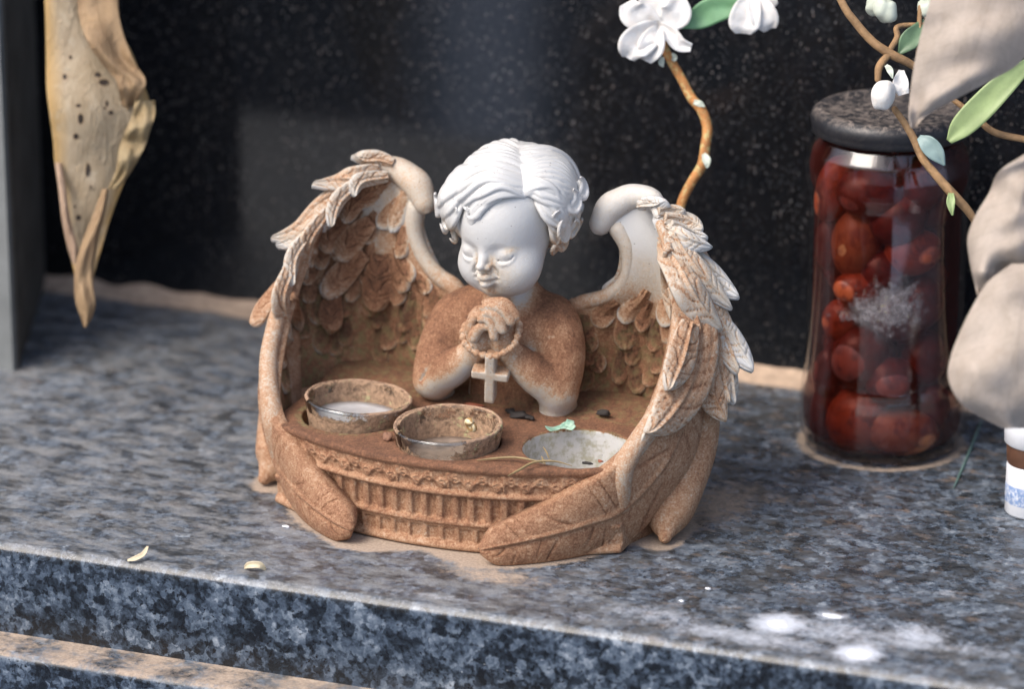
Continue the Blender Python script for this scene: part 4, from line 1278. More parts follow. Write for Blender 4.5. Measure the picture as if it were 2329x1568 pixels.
# ------------------------------------------------------------------ jar of fruit
JC = U(2003, 1006, z=0)
JW, JH = 1.085, 1.105                                                 # jar height factor
def build_jar():
    o = empty('glass_jar', 'tall glass jar of dark red pickled fruit with a dusty black lid', 'jar', JC)
    out = [(0.01, .12), (1.9, .10), (2.4, .02), (2.74, .16), (2.93, .6), (2.96, 1.2), (2.95, 1.9), (2.90, 2.4), (2.84, 2.75), (2.81, 3.2), (2.81, 8.9), (2.84, 9.3), (2.95, 9.7), (3.0, 10.3), (2.93, 10.9), (2.66, 11.35), (2.5, 11.5), (2.5, 12.3), (2.36, 12.32)]
    inn = [(2.36, 11.6), (2.45, 11.4), (2.78, 10.9), (2.84, 10.3), (2.79, 9.8), (2.62, 9.3), (2.60, 3.2), (2.66, 2.6), (2.84, 1.9), (2.86, 1.2), (2.78, .7), (2.5, .36), (1.9, .32), (0.01, .34)]
    m = glass_like('jar glass', (.88, .86, .86), ((.36, .33, .35), (.62, 1.10)), .06, 1.6)
    mb = MB(); pr_ = np.array(out + inn); tt = np.linspace(0, len(pr_) - 1, 400)
    pr_ = np.c_[np.interp(tt, range(len(pr_)), pr_[:, 0]), np.interp(tt, range(len(pr_)), pr_[:, 1])]
    pr_[:, 1] *= JH; pr_[:, 0] *= JW
    lathe(mb, pr_, JC, 160)
    v = mb.v[0]; q, _ = proj(v)
    cr = .30 + .55 * np.exp(-((q[:, 0] - 2020) / 90) ** 2 - ((q[:, 1] - 705) / 66) ** 2) + .26 * np.exp(-((q[:, 0] - 1920) / 60) ** 2 - ((q[:, 1] - 715) / 26) ** 2) + .16 * np.exp(-((q[:, 0] - 2060) / 60) ** 2 - ((q[:, 1] - 650) / 60) ** 2)
    cr = np.where((v - JC) @ V(math.sin(PSI), -math.cos(PSI), 0) > 0, cr, .1)
    mb.a = {'crust': [cr]}
    mb.build('glass_body', m, o)
    ml, nt, b = new_mat('murky red syrup'); n = NT(nt)
    tr = nt.nodes.new('ShaderNodeBsdfTransparent'); tr.inputs[0].default_value = (.86, .62, .58, 1)
    df = nt.nodes.new('ShaderNodeBsdfDiffuse'); df.inputs[0].default_value = (.11, .022, .016, 1)
    lw = nt.nodes.new('ShaderNodeLayerWeight'); lw.inputs[0].default_value = .5
    mx = nt.nodes.new('ShaderNodeMixShader')
    n.L(n.math('ADD', .10, n.math('MULTIPLY', n.math('POWER', lw.outputs['Facing'], 2.2), .85), clamp=True), mx.inputs[0])
    n.L(tr.outputs[0], mx.inputs[1]); n.L(df.outputs[0], mx.inputs[2]); n.L(mx.outputs[0], nt.nodes['Material Output'].inputs['Surface'])
    mb = MB(); lathe(mb, [(q_[0] * JW, q_[1] * JH) for q_ in [(0.01, .42), (1.9, .42), (2.50, .44), (2.77, .75), (2.85, 1.25), (2.83, 1.9), (2.65, 2.6), (2.59, 3.2), (2.59, 9.3), (2.77, 9.8), (2.82, 10.3), (2.7, 10.85), (2.4, 11.2), (2.3, 11.5), (0.01, 11.55)]], JC, 80)
    mb.build('syrup', ml, o)
    lidm, nt, b = new_mat('dusty black lid'); n = NT(nt)
    geo = nt.nodes.new('ShaderNodeNewGeometry'); sp = nt.nodes.new('ShaderNodeSeparateXYZ'); n.L(geo.outputs['Normal'], sp.inputs[0])
    up = n.gr(sp.outputs[2], .3, .95)
    ds = n.math('MULTIPLY', n.gr(n.noise(3.2, 7, .8, .8), .46, .60), n.math('ADD', .06, n.math('MULTIPLY', up, .8)))
    n.L(n.mix(ds, (.010, .011, .015), (.23, .19, .165)), b.inputs['Base Color']); b.inputs['Roughness'].default_value = .45
    mb = MB(); lathe(mb, [(q_[0] * JW * .955, (11.4 + (q_[1] - 11.45) * .68) * JH + .05) for q_ in [(2.35, 11.45), (2.74, 11.48), (2.90, 11.58), (2.88, 11.75), (2.93, 11.95), (2.96, 12.25), (2.90, 12.52), (2.72, 12.72), (2.50, 12.78), (2.34, 12.72), (2.26, 12.66), (2.1, 12.68), (1.9, 12.64), (1.2, 12.66), (0.01, 12.68)]], JC, 120)
    L = mb.build('lid', lidm, o)
    sh = mb
build_jar()

M_fruit = []
for i, (a, b2) in enumerate((((.36, .075, .025), (.16, .025, .012)), ((.15, .024, .015), (.07, .012, .010)), ((.36, .14, .06), (.20, .05, .025)))):
    M_fruit.append(plain('pickled fruit skin', a, .35, .2, .8, .05, sub=.15, second=b2))
def fruit(px, py, rx, rz, off, label, mi=0, roll=0.0):
    """fruit at a spot of the jar seen from the front, lying 'off' cm behind the glass"""
    rx, rz = rx * 1.22, rz * 1.16; px = 2003 + (px - 1988) * 1.06
    ax = U(px, py, y=JC[1])
    # the jar wall in front of the axis plane
    ray = norm(ax - CAM); p = ax.copy()
    a, b2 = ray[:2] @ ray[:2], 2 * ((CAM - JC)[:2] @ ray[:2]); Rj = 2.84 if 3.5 < ax[2] < 10.2 else 3.0
    dmin = -b2 / (2 * a); near = CAM + dmin * ray; dd = np.hypot(*(near - JC)[:2])
    hlf = math.sqrt(max(Rj ** 2 - dd ** 2, 0)); p = CAM + (dmin - hlf / math.sqrt(a)) * ray
    rad = min(rx, rz) * .92
    c = p + norm(V(*(JC - p)[:2], 0)) * (rad * (1 if rx > .5 else .45) + .04) + V(0, 0, 0) + V(0, .0, 0)
    c = c + norm(V(ray[0], ray[1], 0)) * off
    c[2] = max(c[2], .45 + rz * .8)
    R = np.stack([RGT, norm(np.cross(V(0, 0, 1), RGT)), V(0, 0, 1)], 1) @ rot('Y', roll)
    mb = MB(); ellip(mb, c, (rx, rad, rz), 20, rot=R, bump=.06, seed=px)
    tag(mb.build('pickled_fruit', M_fruit[mi], loc=c), label, 'fruit', 'pickled fruit in the jar')
fr = [(1903, 565, .80, 1.15, 'pale tan red fruit standing upright at the upper left of the jar', 2, .1),
      (1850, 430, .62, 1.2, 'bright orange red fruit pressed to the upper left wall of the jar', 0, .25),
      (1950, 455, 1.15, .85, 'dark reddish fruit just under the gloss line near the top of the jar', 1, .1),
      (2040, 515, .95, .85, 'whitish streaked red fruit at the upper middle right of the jar', 1, -.6),
      (2110, 430, .7, .95, 'shaded deep red fruit at the top right under the twig', 1, .3),
      (1925, 670, .85, .65, 'vivid orange fruit directly left of the white stain', 0, .1),
      (1870, 735, .62, .75, 'orange fruit behind the left tip of the white stain', 0, .2),
      (1985, 640, .75, .8, 'purplish fruit above the left part of the white stain', 1, 0),
      (2080, 590, .95, .75, 'dim orange fruit above the right part of the white stain', 0, -.3),
      (2030, 740, .9, .85, 'brown red fruit hidden behind the middle of the white stain', 1, .2),
      (2110, 700, .7, .9, 'dark fruit right of the white stain', 1, .1),
      (1915, 830, .92, 1.1, 'large dark maroon fruit below the white stain at left', 1, .1),
      (2120, 830, .75, .9, 'maroon fruit low on the shaded right side', 1, .1),
      (2015, 885, .85, .82, 'round plum coloured fruit below the centre of the jar', 1, 0),
      (1905, 975, 1.0, 1.15, 'large orange brown fruit at the bottom left of the jar', 0, .35),
      (2048, 1000, 1.25, .82, 'wide tan orange fruit lying at the bottom right of the jar', 2, .12),
      (1838, 960, .45, 1.1, 'slim red fruit against the bottom left wall of the jar', 1, .1),
      (1845, 560, .45, .9, 'slim dark red fruit squeezed at the left wall of the jar', 1, 0),
      (1845, 860, .45, .9, 'narrow maroon fruit at the lower left wall of the jar', 1, 0),
      (2130, 930, .6, .8, 'dark red fruit in the shade at the bottom right wall of the jar', 1, 0)]
for i, (px, py, rx, rz, lab, mi, rl) in enumerate(fr):
    fruit(px, py, rx, rz, .25 if i in (7, 9, 16, 17, 18) else 0.0, lab, mi, rl)

rj = random.Random(3)
for i in range(30):                                        # fruit deeper in the jar, seen dimly between the front ones
    z = .9 + (i // 4) * 1.45 + rj.uniform(-.1, .1); a_ = (i % 4) * math.pi / 2 + (i // 4) * .8
    c = JC + V(1.5 * math.cos(a_) - .15, 1.45 * math.sin(a_) + .45, min(z, 11.4))
    mb = MB(); ellip(mb, c, (.95, .9, .85), 14, rot=rot('Y', rj.uniform(-.6, .6)), bump=.08, seed=i)
    tag(mb.build('pickled_fruit', M_fruit[1], loc=c), 'dim dark maroon fruit deep inside the jar behind the front row', 'fruit', 'pickled fruit in the jar')

# ------------------------------------------------------------------ big dry leaf hanging at the left
def leaf_mat(name, a, b2, spots=True, trans=.25, edge=None, relief=.5, veins='long'):
    m, nt, b = new_mat(name); n = NT(nt)
    f = n.noise(.8, 8, .72, .6, n.coord(100, 100, 40))
    c = n.ramp(f, [(.32, b2), (.55, a), (.75, tuple(min(1, q * 1.15) for q in a))])
    vein = n.gr(n.math('ABSOLUTE', n.math('SUBTRACT', n.noise(2.0, 3, .5, 0, n.coord(100, 100, 22)), .5)), .05, 0.0)
    c = n.mix(n.math('MULTIPLY', vein, .22 if relief > .5 else .08), c, tuple(q * .5 for q in b2))
    if veins:
        ac = n.math('ABSOLUTE', n.math('ADD', n.attr('cc'), n.math('MULTIPLY', n.math('SUBTRACT', n.noise(.3, 2), .5), .5)))
        if veins == 'side': w_ = n.math('SINE', n.math('SUBTRACT', n.math('MULTIPLY', n.attr('ss'), 70.0), n.math('MULTIPLY', ac, 9.0)))
        else: w_ = n.math('SINE', n.math('MULTIPLY', ac, 75.0))
        vn = n.math('MAXIMUM', n.math('MULTIPLY', n.gr(w_, .86, 1.0), .55), n.gr(ac, .045, .01))
        vn = n.math('MULTIPLY', vn, n.gr(n.noise(.8, 3), .35, .6))
        c = n.mix(n.math('MULTIPLY', vn, .30), c, tuple(q * .55 for q in b2))
        blo = n.gr(n.noise(.35, 5, .7, .5), .5, .72)
        c = n.mix(n.math('MULTIPLY', blo, .35), c, (.30, .215, .145))
    if edge: c = n.mix(n.gr(n.math('ABSOLUTE', n.attr('cc')), .62, .95), c, edge)
    if spots:
        sp = n.gr(n.math('ADD', n.attr('spot'), n.math('MULTIPLY', n.math('SUBTRACT', n.noise(4, 5, .7), .5), .9)), .35, .6)
        c = n.mix(n.math('MULTIPLY', n.gr(n.attr('spot'), 0, .08), .35), c, (.28, .16, .07))
        c = n.mix(n.math('MULTIPLY', sp, n.gr(n.attr('spot'), 0, .05)), c, (.025, .015, .01))
        c = n.mix(n.gr(n.noise(.5, 5, .7, .5), .55, .75), c, (.50, .44, .34))
    n.L(c, b.inputs['Base Color']); b.inputs['Roughness'].default_value = .65
    n.L(n.bump(n.math('ADD', n.noise(1.6, 7, .7, .8, n.coord(100, 100, 45)), n.math('MULTIPLY', vein, .25)), relief, .003), b.inputs['Normal'])
    tl = nt.nodes.new('ShaderNodeBsdfTranslucent'); n.L(c, tl.inputs[0])
    mx = nt.nodes.new('ShaderNodeMixShader'); mx.inputs[0].default_value = trans
    n.L(b.outputs[0], mx.inputs[1]); n.L(tl.outputs[0], mx.inputs[2]); n.L(mx.outputs[0], nt.nodes['Material Output'].inputs['Surface'])
    return m
M_dry = leaf_mat('dry yellowed leaf', (.42, .34, .235), (.30, .225, .135), True, .25, (.46, .30, .12))
M_dry2 = leaf_mat('dry leaf golden fold', (.40, .27, .15), (.27, .165, .085), False, .3)
M_stem = plain('orange brown stem', (.46, .20, .06), .6, .4, 2.2, .9, second=(.52, .42, .18), th=(.52, .6))
M_stem2 = plain('tan stem', (.32, .19, .09), .65, .4, 2.4, .9)
def px_tube(parent, name, pts, r, mat, res=60):
    mb = MB(); P3 = [U(a, b, d=c) for a, b, c in pts]
    tube(mb, P3, r, 12, res); return mb.build(name, mat, parent)
def outline_sheet(mb, rows, dep, nw=14, thick=.025, bow=.5, seed=1.0, wav=.25, n=60, marks=()):
    """sheet whose left and right edges follow the photographed outline; rows = (py, left px, right px), dep = cm from the focus plane per row"""
    rows = np.array(rows, float)
    t = np.linspace(0, 1, n)
    py = np.interp(t, np.linspace(0, 1, len(rows)), rows[:, 0])
    l = catmull(np.c_[rows[:, 1], rows[:, 0], rows[:, 0] * 0], n); r = catmull(np.c_[rows[:, 2], rows[:, 0], rows[:, 0] * 0], n)
    D = catmull(np.c_[dep, dep, dep], n)[:, 0]
    c = np.linspace(0, 1, nw); vv = []
    for i in range(n):
        for q in c:
            px = l[i, 0] * (1 - q) + r[i, 0] * q; pyy = l[i, 1] * (1 - q) + r[i, 1] * q
            w = (r[i, 0] - l[i, 0]) / 62
            d = D[i] - bow * w * (1 - (2 * q - 1) ** 2) + wav * mnoise.noise(Vector((i / n * 5 + seed, q * 2.2, seed)))
            vv.append(U(px, pyy, d=d))
    a = np.array(vv); nn = norm(CAM - a); k = len(a)
    v = np.vstack([a + nn * thick, a - nn * thick])
    f = grid_faces(n, nw) + [tuple(q)[::-1] for q in grid_faces(n, nw, off=k)]
    ring = [i * nw for i in range(n)] + [(n - 1) * nw + j for j in range(1, nw)] + [i * nw + nw - 1 for i in range(n - 2, -1, -1)] + [j for j in range(nw - 2, 0, -1)]
    f += [(y_, x_, x_ + k, y_ + k) for x_, y_ in zip(ring, ring[1:] + ring[:1])]
    Cc = np.tile(c * 2 - 1, n)
    qq, _ = proj(a); sp = np.zeros(k)
    for (mx_, my_, rx_, ry_) in marks: sp = np.maximum(sp, np.clip(1.6 - ((qq[:, 0] - mx_) / rx_) ** 2 - ((qq[:, 1] - my_) / ry_) ** 2, 0, 1))
    Ss = np.repeat(t, nw)
    mb.add(v, f, cc=np.concatenate([Cc, Cc]), spot=np.concatenate([sp, sp]), ss=np.concatenate([Ss, Ss]))
DL = 11.0
lo = U(190, 60, d=DL)
leafL = empty('dry_leaf', 'large curled yellow brown dead leaf with black spots hanging at the left', 'dead leaf', lo)
mb = MB(); outline_sheet(mb, [(-40, 98, 262), (30, 102, 255), (120, 104, 300), (200, 105, 330), (260, 112, 345), (320, 120, 325), (380, 125, 298), (440, 140, 272), (500, 145, 250), (560, 155, 232), (620, 168, 215), (650, 176, 205)], [DL] * 3 + [DL - .3, DL - .4, DL - .3, DL, DL + .2, DL + .3, DL + .4, DL + .4, DL + .4], nw=90, n=260, bow=.18, wav=.38, marks=[(236, 187, 11, 7), (222, 170, 7, 5), (147, 174, 5, 6), (183, 270, 6, 11), (178, 240, 6, 4), (172, 310, 6, 6), (200, 388, 6, 15), (252, 256, 5, 5), (243, 235, 3, 7), (178, 495, 6, 6), (206, 425, 3, 4), (170, 470, 3, 3), (238, 246, 3, 3), (160, 130, 4, 4)])
mb.build('blade', M_dry, leafL)
px_tube(leafL, 'stalk', [(165, -20, DL), (168, -160, DL + .3), (210, -520, DL + 1)], [.12, .14, .15], M_stem2)
mb = MB(); outline_sheet(mb, [(-40, 175, 268), (30, 178, 270), (90, 196, 285), (140, 228, 305), (180, 262, 331), (205, 270, 326), (235, 275, 306), (250, 278, 296)], [DL - .9, DL - 1, DL - 1.2, DL - 1.3, DL - 1.4, DL - 1.2, DL - .9, DL - .6], nw=40, n=120, bow=.14, seed=4, wav=.45)
mb.build('folded_edge', M_dry2, leafL)
mb = MB(); outline_sheet(mb, [(228, 306, 352), (262, 300, 352), (300, 284, 340), (340, 270, 326), (390, 262, 298), (430, 245, 268)], [DL - .9, DL - 1.1, DL - 1.2, DL - 1.0, DL - .7, DL - .4], nw=40, n=120, bow=.12, seed=7, wav=.45)
mb.build('torn_lobe', leaf_mat('golden torn leaf lobe', (.46, .355, .20), (.36, .25, .12), False, .35), leafL)
mb = MB(); outline_sheet(mb, [(430, 232, 246), (480, 214, 240), (540, 190, 225), (600, 172, 214), (650, 168, 212), (690, 172, 217), (720, 182, 210), (745, 190, 196)], [DL - .5, DL - .7, DL - .7, DL - .6, DL - .6, DL - .5, DL - .4, DL - .3], nw=30, n=120, bow=.4, seed=9, wav=.3)
mb.build('curled_tip', M_dry2, leafL)
mb = MB(); outline_sheet(mb, [(370, 124, 140), (430, 132, 150), (500, 140, 160), (560, 152, 176), (600, 164, 184)], [DL - .3, DL - .5, DL - .5, DL - .4, DL - .3], nw=8, bow=.5, seed=12, wav=.1)
mb.build('rolled_margin', leaf_mat('pinkish leaf margin', (.42, .29, .20), (.30, .19, .12), False, .2), leafL)

# ------------------------------------------------------------------ flowering twigs and pale dried leaves at the right
M_petal = plain('white petal', (.66, .65, .63), .6, .10, 1.6, .5, sub=.1, second=(.66, .62, .58))
M_green = plain('dull green leaf', (.10, .17, .09), .5, .25, 1.0, .1)
M_green2 = plain('light green leaf', (.25, .33, .14), .5, .2, 1.0, .1)
M_bluegr = plain('blue green leaf', (.22, .31, .30), .5, .15, 1.0, .1)
M_pale = leaf_mat('pale beige dried leaf', (.50, .425, .36), (.40, .335, .275), False, .30, None, .2, 'side')
M_tip = plain('pale bud scale', (.46, .50, .42), .5, .15, 2, .1)
def px_blade(parent, name, pts, w, mat, nrm=None, cup_=.25, wav=.05, seed=0, thick=.03, nw=11):
    mb = MB(); P3 = np.array([U(a, b, d=c) for a, b, c in pts])
    ribbon(mb, P3, w, norm(CAM - P3[0]) if nrm is None else nrm, thick, 34, nw, cup_, wav, seed)
    return mb.build(name, mat, parent)
D1 = 6.5
st1 = U(1545, 470, d=D1)
b1 = empty('flower_twig', 'orange twig rising behind the right wing to a white blossom', 'twig', st1)
px_tube(b1, 'stem', [(1480, 800, D1 - .2), (1500, 640, D1), (1534, 520, D1), (1552, 455, D1), (1572, 415, D1 - .1), (1596, 375, D1 - .2), (1604, 330, D1 - .2), (1608, 290, D1 - .2), (1595, 250, D1 - .2), (1572, 222, D1 - .1), (1550, 180, D1), (1527, 140, D1), (1512, 110, D1 + .1), (1506, 82, D1 + .1)], [.15, .16, .17, .19, .19, .2, .2, .2, .2, .19, .18, .18, .16, .12], M_stem, 90)
px_blade(b1, 'bud_scale', [(1600, 350, D1 - .4), (1607, 365, D1 - .5), (1607, 382, D1 - .5)], [.08, .16, .04], M_tip, seed=1)
px_blade(b1, 'bud_scale', [(1578, 232, D1 - .3), (1592, 236, D1 - .4), (1602, 243, D1 - .4)], [.10, .12, .03], M_tip, seed=2)
px_blade(b1, 'bud_scale', [(1506, 130, D1 - .2), (1504, 142, D1 - .3), (1508, 152, D1 - .3)], [.06, .12, .03], M_tip, seed=3)
px_blade(b1, 'bud_scale', [(1530, 138, D1 - .2), (1534, 130, D1 - .3), (1528, 120, D1 - .3)], [.06, .1, .03], M_tip, seed=4)
for i, (pp, w, cu) in enumerate([([(1500, 62, 6.4), (1470, 80, 5.9), (1440, 105, 5.7), (1428, 132, 5.9)], [.25, .55, .62, .25], .35),
                                 ([(1495, 65, 6.2), (1485, 90, 5.8), (1478, 112, 5.8), (1470, 138, 6.0)], [.2, .45, .5, .2], .4),
                                 ([(1500, 60, 6.4), (1525, 78, 6.1), (1545, 100, 6.0), (1572, 108, 6.0)], [.2, .3, .28, .16], .5),
                                 ([(1500, 66, 6.5), (1470, 45, 6.4), (1440, 30, 6.3), (1425, 5, 6.3)], [.25, .5, .55, .3], .3),
                                 ([(1508, 62, 6.5), (1525, 45, 6.5), (1538, 25, 6.4), (1542, -8, 6.3)], [.25, .5, .6, .3], .3),
                                 ([(1500, 60, 6.8), (1498, 35, 6.9), (1490, 10, 7.0), (1485, -15, 7.0)], [.25, .6, .7, .5], .2)]):
    px_blade(b1, 'petal', pp, w, M_petal, cup_=cu, wav=.12, seed=i * 2.3, thick=.018)
px_blade(b1, 'leaf', [(1545, 62, D1 + .3), (1585, 42, D1 + .2), (1625, 22, D1), (1690, 10, D1 - .2)], [.05, .42, .5, .3], plain('mid green leaf', (.12, .26, .13), .5, .2, 1, .1), cup_=.2)
b2 = empty('blossom', 'white blossom hanging from above beside the green leaf', 'blossom', U(1700, 20, d=6.3))
for i, (pp, w, cu) in enumerate([([(1712, -10, 6.3), (1698, 25, 6.1), (1692, 55, 6.1), (1690, 76, 6.2)], [.3, .55, .6, .3], .3),
                                 ([(1718, -10, 6.3), (1728, 20, 6.1), (1742, 45, 6.1), (1750, 66, 6.3)], [.3, .5, .5, .25], .35),
                                 ([(1705, -12, 6.5), (1735, 0, 6.6), (1758, 20, 6.6)], [.3, .5, .3], .3)]):
    px_blade(b2, 'petal', pp, w, M_petal, cup_=cu, wav=.1, seed=20 + i, thick=.018)

px_tube(b2, 'stalk', [(1712, -2, 6.5), (1716, -120, 6.6), (1740, -420, 7)], [.10, .12, .13], M_stem)
b3 = empty('leafy_twig', 'tan twig arching over the jar lid with buds and small leaves', 'twig', U(1930, 30, d=1.5))
px_tube(b3, 'stem', [(1800, -420, 3), (1868, -110, 1.5), (1915, 5, 1), (1945, 50, 1), (1985, 95, 1), (2025, 122, 1), (2065, 142, 1.2), (2110, 170, 1.5)], [.13, .13, .14, .15, .16, .17, .15, .12], M_stem2)
px_tube(b3, 'stem', [(2022, 122, 1), (2000, 150, .8), (1996, 180, .8)], [.13, .15, .12], M_stem2)
px_tube(b3, 'stem', [(2020, 118, 1), (2040, 85, 1.2), (2042, 60, 1.2), (2100, 55, 1.5)], [.10, .12, .10, .08], M_stem2)
mb = MB(); ellip(mb, U(2008, 216, d=.4), (.45, .42, .60), 18, rot=rot('Y', .25), bump=.15, seed=3); mb.build('bud', M_petal, b3)
px_blade(b3, 'bud_scale', [(2015, 148, .5), (2024, 160, .4), (2030, 178, .4)], [.06, .12, .03], M_tip)
px_blade(b3, 'petal', [(2050, 160, .8), (2048, 190, .6), (2055, 215, .6)], [.1, .3, .2], M_petal, cup_=.3)
px_blade(b3, 'leaf', [(2105, 48, 1.6), (2090, 70, 1.3), (2065, 95, 1.2), (2045, 122, 1.2)], [.12, .32, .36, .08], M_green, cup_=.3)
px_tube(b3, 'stem', [(2034, 248, 1.2), (2060, 285, 1.2), (2080, 320, 1.2), (2098, 360, 1.1), (2130, 400, 1), (2165, 440, 1), (2200, 478, 1.2), (2222, 512, 1.4)], [.12, .13, .15, .15, .16, .18, .16, .13], M_stem2, 70)
px_blade(b3, 'leaf', [(2090, 312, 1), (2110, 328, .8), (2130, 350, .8), (2148, 376, .9)], [.10, .32, .30, .04], M_bluegr, cup_=.2)
px_blade(b3, 'bud_scale', [(2163, 440, .8), (2162, 462, .6), (2166, 490, .6)], [.10, .16, .04], M_green2)
px_tube(b3, 'stem', [(2165, 225, 1.8), (2215, 262, 1.8), (2260, 300, 1.8), (2335, 318, 1.8)], [.10, .12, .13, .13], M_stem2)
b4 = empty('green_leaf', 'long light green leaf slanting down at the right edge above the jar', 'leaf', U(2250, 230, d=1))
px_blade(b4, 'blade', [(2345, 140, 1), (2290, 185, .8), (2230, 245, .8), (2185, 290, .9), (2158, 322, 1)], [.2, .42, .50, .42, .12], M_green2, cup_=.2)
px_tube(b4, 'stalk', [(2340, 144, 1), (2400, 60, 1), (2440, -300, 1.5)], [.07, .1, .12], M_stem2)
b5 = empty('bud_cluster', 'pale half open buds on thin stalks at the top edge right of the centre', 'buds', U(2005, 20, d=1.4))
mb = MB(); ellip(mb, U(2014, 22, d=1.3), (.42, .4, .5), 14, bump=.3, seed=2); mb.build('bud', M_tip, b5)
mb = MB(); ellip(mb, U(1992, 12, d=1.5), (.4, .3, .4), 14, bump=.3, seed=4); mb.build('bud', M_tip, b5)
mb = MB(); ellip(mb, U(2108, 20, d=1.6), (.4, .3, .35), 14, bump=.3, seed=6); mb.build('bud', M_tip, b5)
px_tube(b5, 'stalk', [(2010, 10, 1.4), (2005, -60, 1.4), (1990, -400, 2)], [.08, .09, .1], M_stem2)
px_tube(b5, 'stalk', [(2092, 15, 1.5), (2090, 70, 1.4), (2088, 130, 1.4)], [.08, .1, .1], M_stem2)

def pale_leaf(label, rows, dep, seed, bow=.35, wav=.3):
    py0 = rows[0][0]; c = U((rows[0][1] + rows[0][2]) / 2, py0, d=dep[0])
    mb = MB(); outline_sheet(mb, rows, dep, nw=60, n=140, thick=.018, bow=bow, seed=seed, wav=wav)
    v = mb.v[0]
    o_ = mb.build('dried_leaf', M_pale, loc=c)
    ym = (rows[0][0] + rows[-1][0]) / 2
    px_tube(o_, 'stalk', [(2385, ym, dep[0]), (2440, ym - 90, dep[0] - .2), (2490, -320, dep[0] - .3)], [.07, .10, .13], M_stem2)
    return tag(o_, label, 'dried leaf', 'pale dried leaves at the right edge')
a = pale_leaf('large pale beige dried leaf with a bluish smudge in the top right corner', [(-40, 2125, 2420), (20, 2110, 2400), (60, 2098, 2380), (110, 2086, 2345), (150, 2078, 2310), (190, 2072, 2240), (230, 2068, 2165), (262, 2066, 2108), (290, 2070, 2082)], [-8.0] * 9, 2.0, .15, .35)
pale_leaf('crumpled beige dried leaf hanging at the right edge beside the middle of the jar', [(350, 2330, 2420), (390, 2272, 2420), (440, 2248, 2420), (490, 2218, 2410), (540, 2200, 2390), (590, 2204, 2350), (630, 2212, 2300), (672, 2222, 2262)], [-9.0] * 8, 5.0, .3, .9)
pale_leaf('broad smooth beige dried leaf at the lower right in front of the jar', [(600, 2300, 2420), (640, 2248, 2440), (690, 2215, 2450), (750, 2185, 2450), (810, 2162, 2440), (860, 2156, 2430), (910, 2178, 2400), (945, 2222, 2380), (975, 2280, 2350)], [-9.8, -9.9, -10, -10.2, -10.3, -10.3, -10.2, -10.0, -9.8], 8.0, .2, .5)
mb = MB(); c = U(2195, 92, d=-8.3)
R_ = np.stack([RGT, -FWD, UPV], 1)
ellip(mb, c, (.42, .05, .22), 12, rot=R_ @ rot('Y', -.6), bump=.5, seed=3); o_ = mb.build('blue_smudge', plain('blue grey paint smudge', (.20, .28, .34), .6, .2, 2, .2), a)
needle([(2235, 950, 0), (2215, 1000, 0), (2195, 1050, 0), (2178, 1090, 0), (2168, 1112, 0)], .05, 'thin blue green stalk leaning on the ledge below the beige leaf', 0.05, plain('blue green stalk', (.12, .20, .18), .5, .2, 1, .1), name='stalk')

# white bottle at the right edge
BC = U(2345, 1165, z=0)
o = empty('plastic_bottle', 'white plastic bottle with a brown middle band cut by the right edge', 'bottle', BC)
M_wh = plain('white plastic', (.68, .70, .74), .35, .05, 1, .05)
mb = MB(); lathe(mb, [(0.01, 0), (.92, 0), (1.0, .1), (1.0, 1.9), (.96, 2.0)], BC, 48); mb.build('body', M_wh, o)
mb = MB(); lathe(mb, [(.96, 2.0), (1.0, 2.1), (1.02, 2.6), (1.0, 2.75)], BC, 48); mb.build('band', plain('brown band', (.10, .045, .025), .5, .3, 2, .1), o)
mb = MB(); lathe(mb, [(1.0, 2.75), (1.12, 2.85), (1.14, 3.8), (1.05, 3.95), (0.01, 3.98)], BC, 48); mb.build('cap', M_wh, o)
mb = MB(); lathe(mb, [(1.005, .5), (1.01, .52), (1.01, 1.2), (1.005, 1.22)], BC, 48); mb.build('label_patch', plain('blue print', (.20, .30, .52), .5, .2, 3, .05, second=(.66, .68, .72)), o)

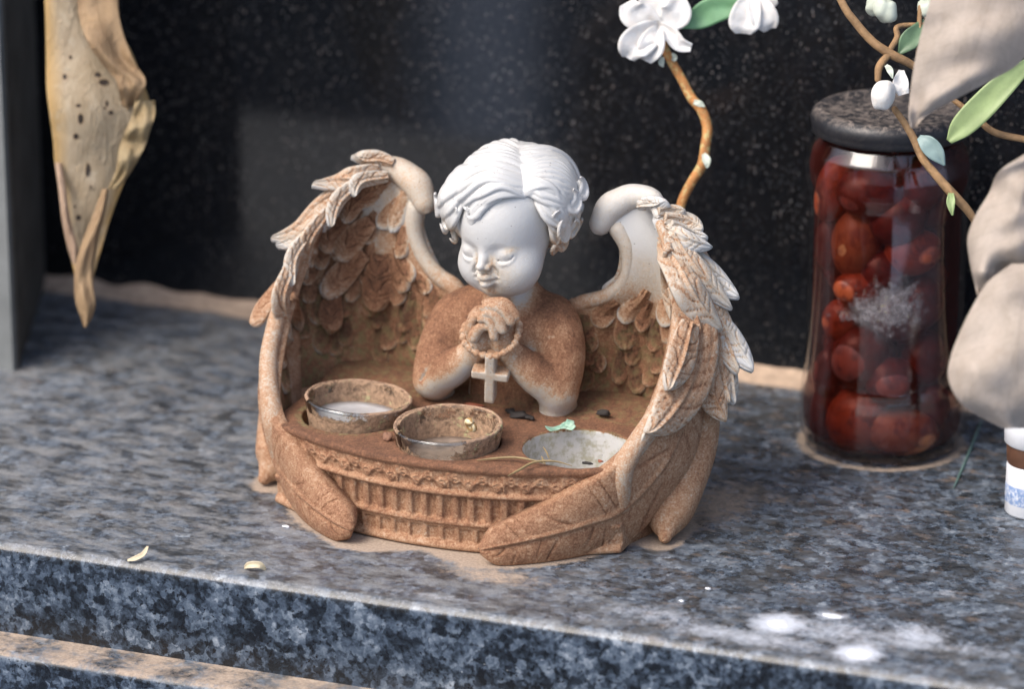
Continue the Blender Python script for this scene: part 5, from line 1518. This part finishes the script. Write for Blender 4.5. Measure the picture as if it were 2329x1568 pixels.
# ------------------------------------------------------------------ low raised white patches and small litter on the ledge
M_patch = plain('hard white patch', (.66, .68, .71), .45, .12, 2.5, .5, sub=.1)
def patch(px, py, rx, ry, h, label, seed, tail=None):
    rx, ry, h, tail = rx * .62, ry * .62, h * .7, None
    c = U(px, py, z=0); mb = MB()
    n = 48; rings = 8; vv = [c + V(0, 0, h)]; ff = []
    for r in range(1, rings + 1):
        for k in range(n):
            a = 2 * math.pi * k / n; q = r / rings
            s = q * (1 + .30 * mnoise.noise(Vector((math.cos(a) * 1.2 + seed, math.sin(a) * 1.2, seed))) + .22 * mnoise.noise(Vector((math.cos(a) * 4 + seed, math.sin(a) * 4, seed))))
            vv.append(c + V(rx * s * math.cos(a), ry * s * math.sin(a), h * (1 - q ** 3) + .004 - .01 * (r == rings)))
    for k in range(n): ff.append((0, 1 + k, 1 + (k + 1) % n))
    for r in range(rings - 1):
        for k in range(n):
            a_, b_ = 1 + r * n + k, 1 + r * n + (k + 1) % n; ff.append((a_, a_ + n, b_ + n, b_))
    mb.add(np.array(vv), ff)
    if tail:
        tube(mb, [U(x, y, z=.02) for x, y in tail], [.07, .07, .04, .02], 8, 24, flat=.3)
    tag(mb.build('white_patch', M_patch, loc=c), label, 'wax spill')
patch(1770, 1420, .62, .66, .04, 'roundest bright white spill near the front edge', 1.0, [(1785, 1432), (1795, 1448), (1786, 1464), (1768, 1478)])
patch(1893, 1402, .62, .32, .05, 'small flat white spill just behind the roundest one', 2.0)
patch(1955, 1488, .78, .8, .04, 'large ragged white spill at the very front edge', 3.0, [(1940, 1495), (1925, 1505), (1912, 1514), (1905, 1520)])
M_curl = plain('dry straw petal', (.52, .44, .30), .5, .2, 2, .1)
c = U(320, 1268, z=.05); mb = MB()
ribbon(mb, [U(290, 1276, z=.02), U(308, 1272, z=.12), U(326, 1262, z=.22), U(336, 1244, z=.42)], [.04, .10, .10, .04], (0, -.7, .7), .015, cup_=.5)
tag(mb.build('straw_curl', M_curl, loc=c), 'curved pale straw petal at the left front edge of the ledge', 'dry petal')
c = U(580, 1290, z=.05); mb = MB()
ribbon(mb, [U(556, 1292, z=.03), U(568, 1287, z=.2), U(590, 1287, z=.22), U(604, 1296, z=.03)], [.05, .12, .12, .05], (0, -.8, .5), .015, cup_=.6)
tag(mb.build('straw_curl', M_curl, loc=c), 'thin arched translucent petal on the front edge below the left foot', 'dry petal')
for i, (x, y, r, lab) in enumerate([(1550, 1368, .07, 'lone pale grit chip right of the figurine near the front edge'), (1420, 1252, .05, 'tiny dark grit chip beside the big lower feather'), (650, 1198, .09, 'flat bluish flake near the left lower feather'), (1610, 1340, .08, 'white grit chip on the ledge right of the figurine')]):
    c = U(x, y, z=.03); mb = MB(); ellip(mb, c, (r * 1.5, r, r * .5), 8, bump=.4, seed=i)
    tag(mb.build('grit_chip', M_wh if i != 1 else M_dark, loc=c), lab, 'grit')
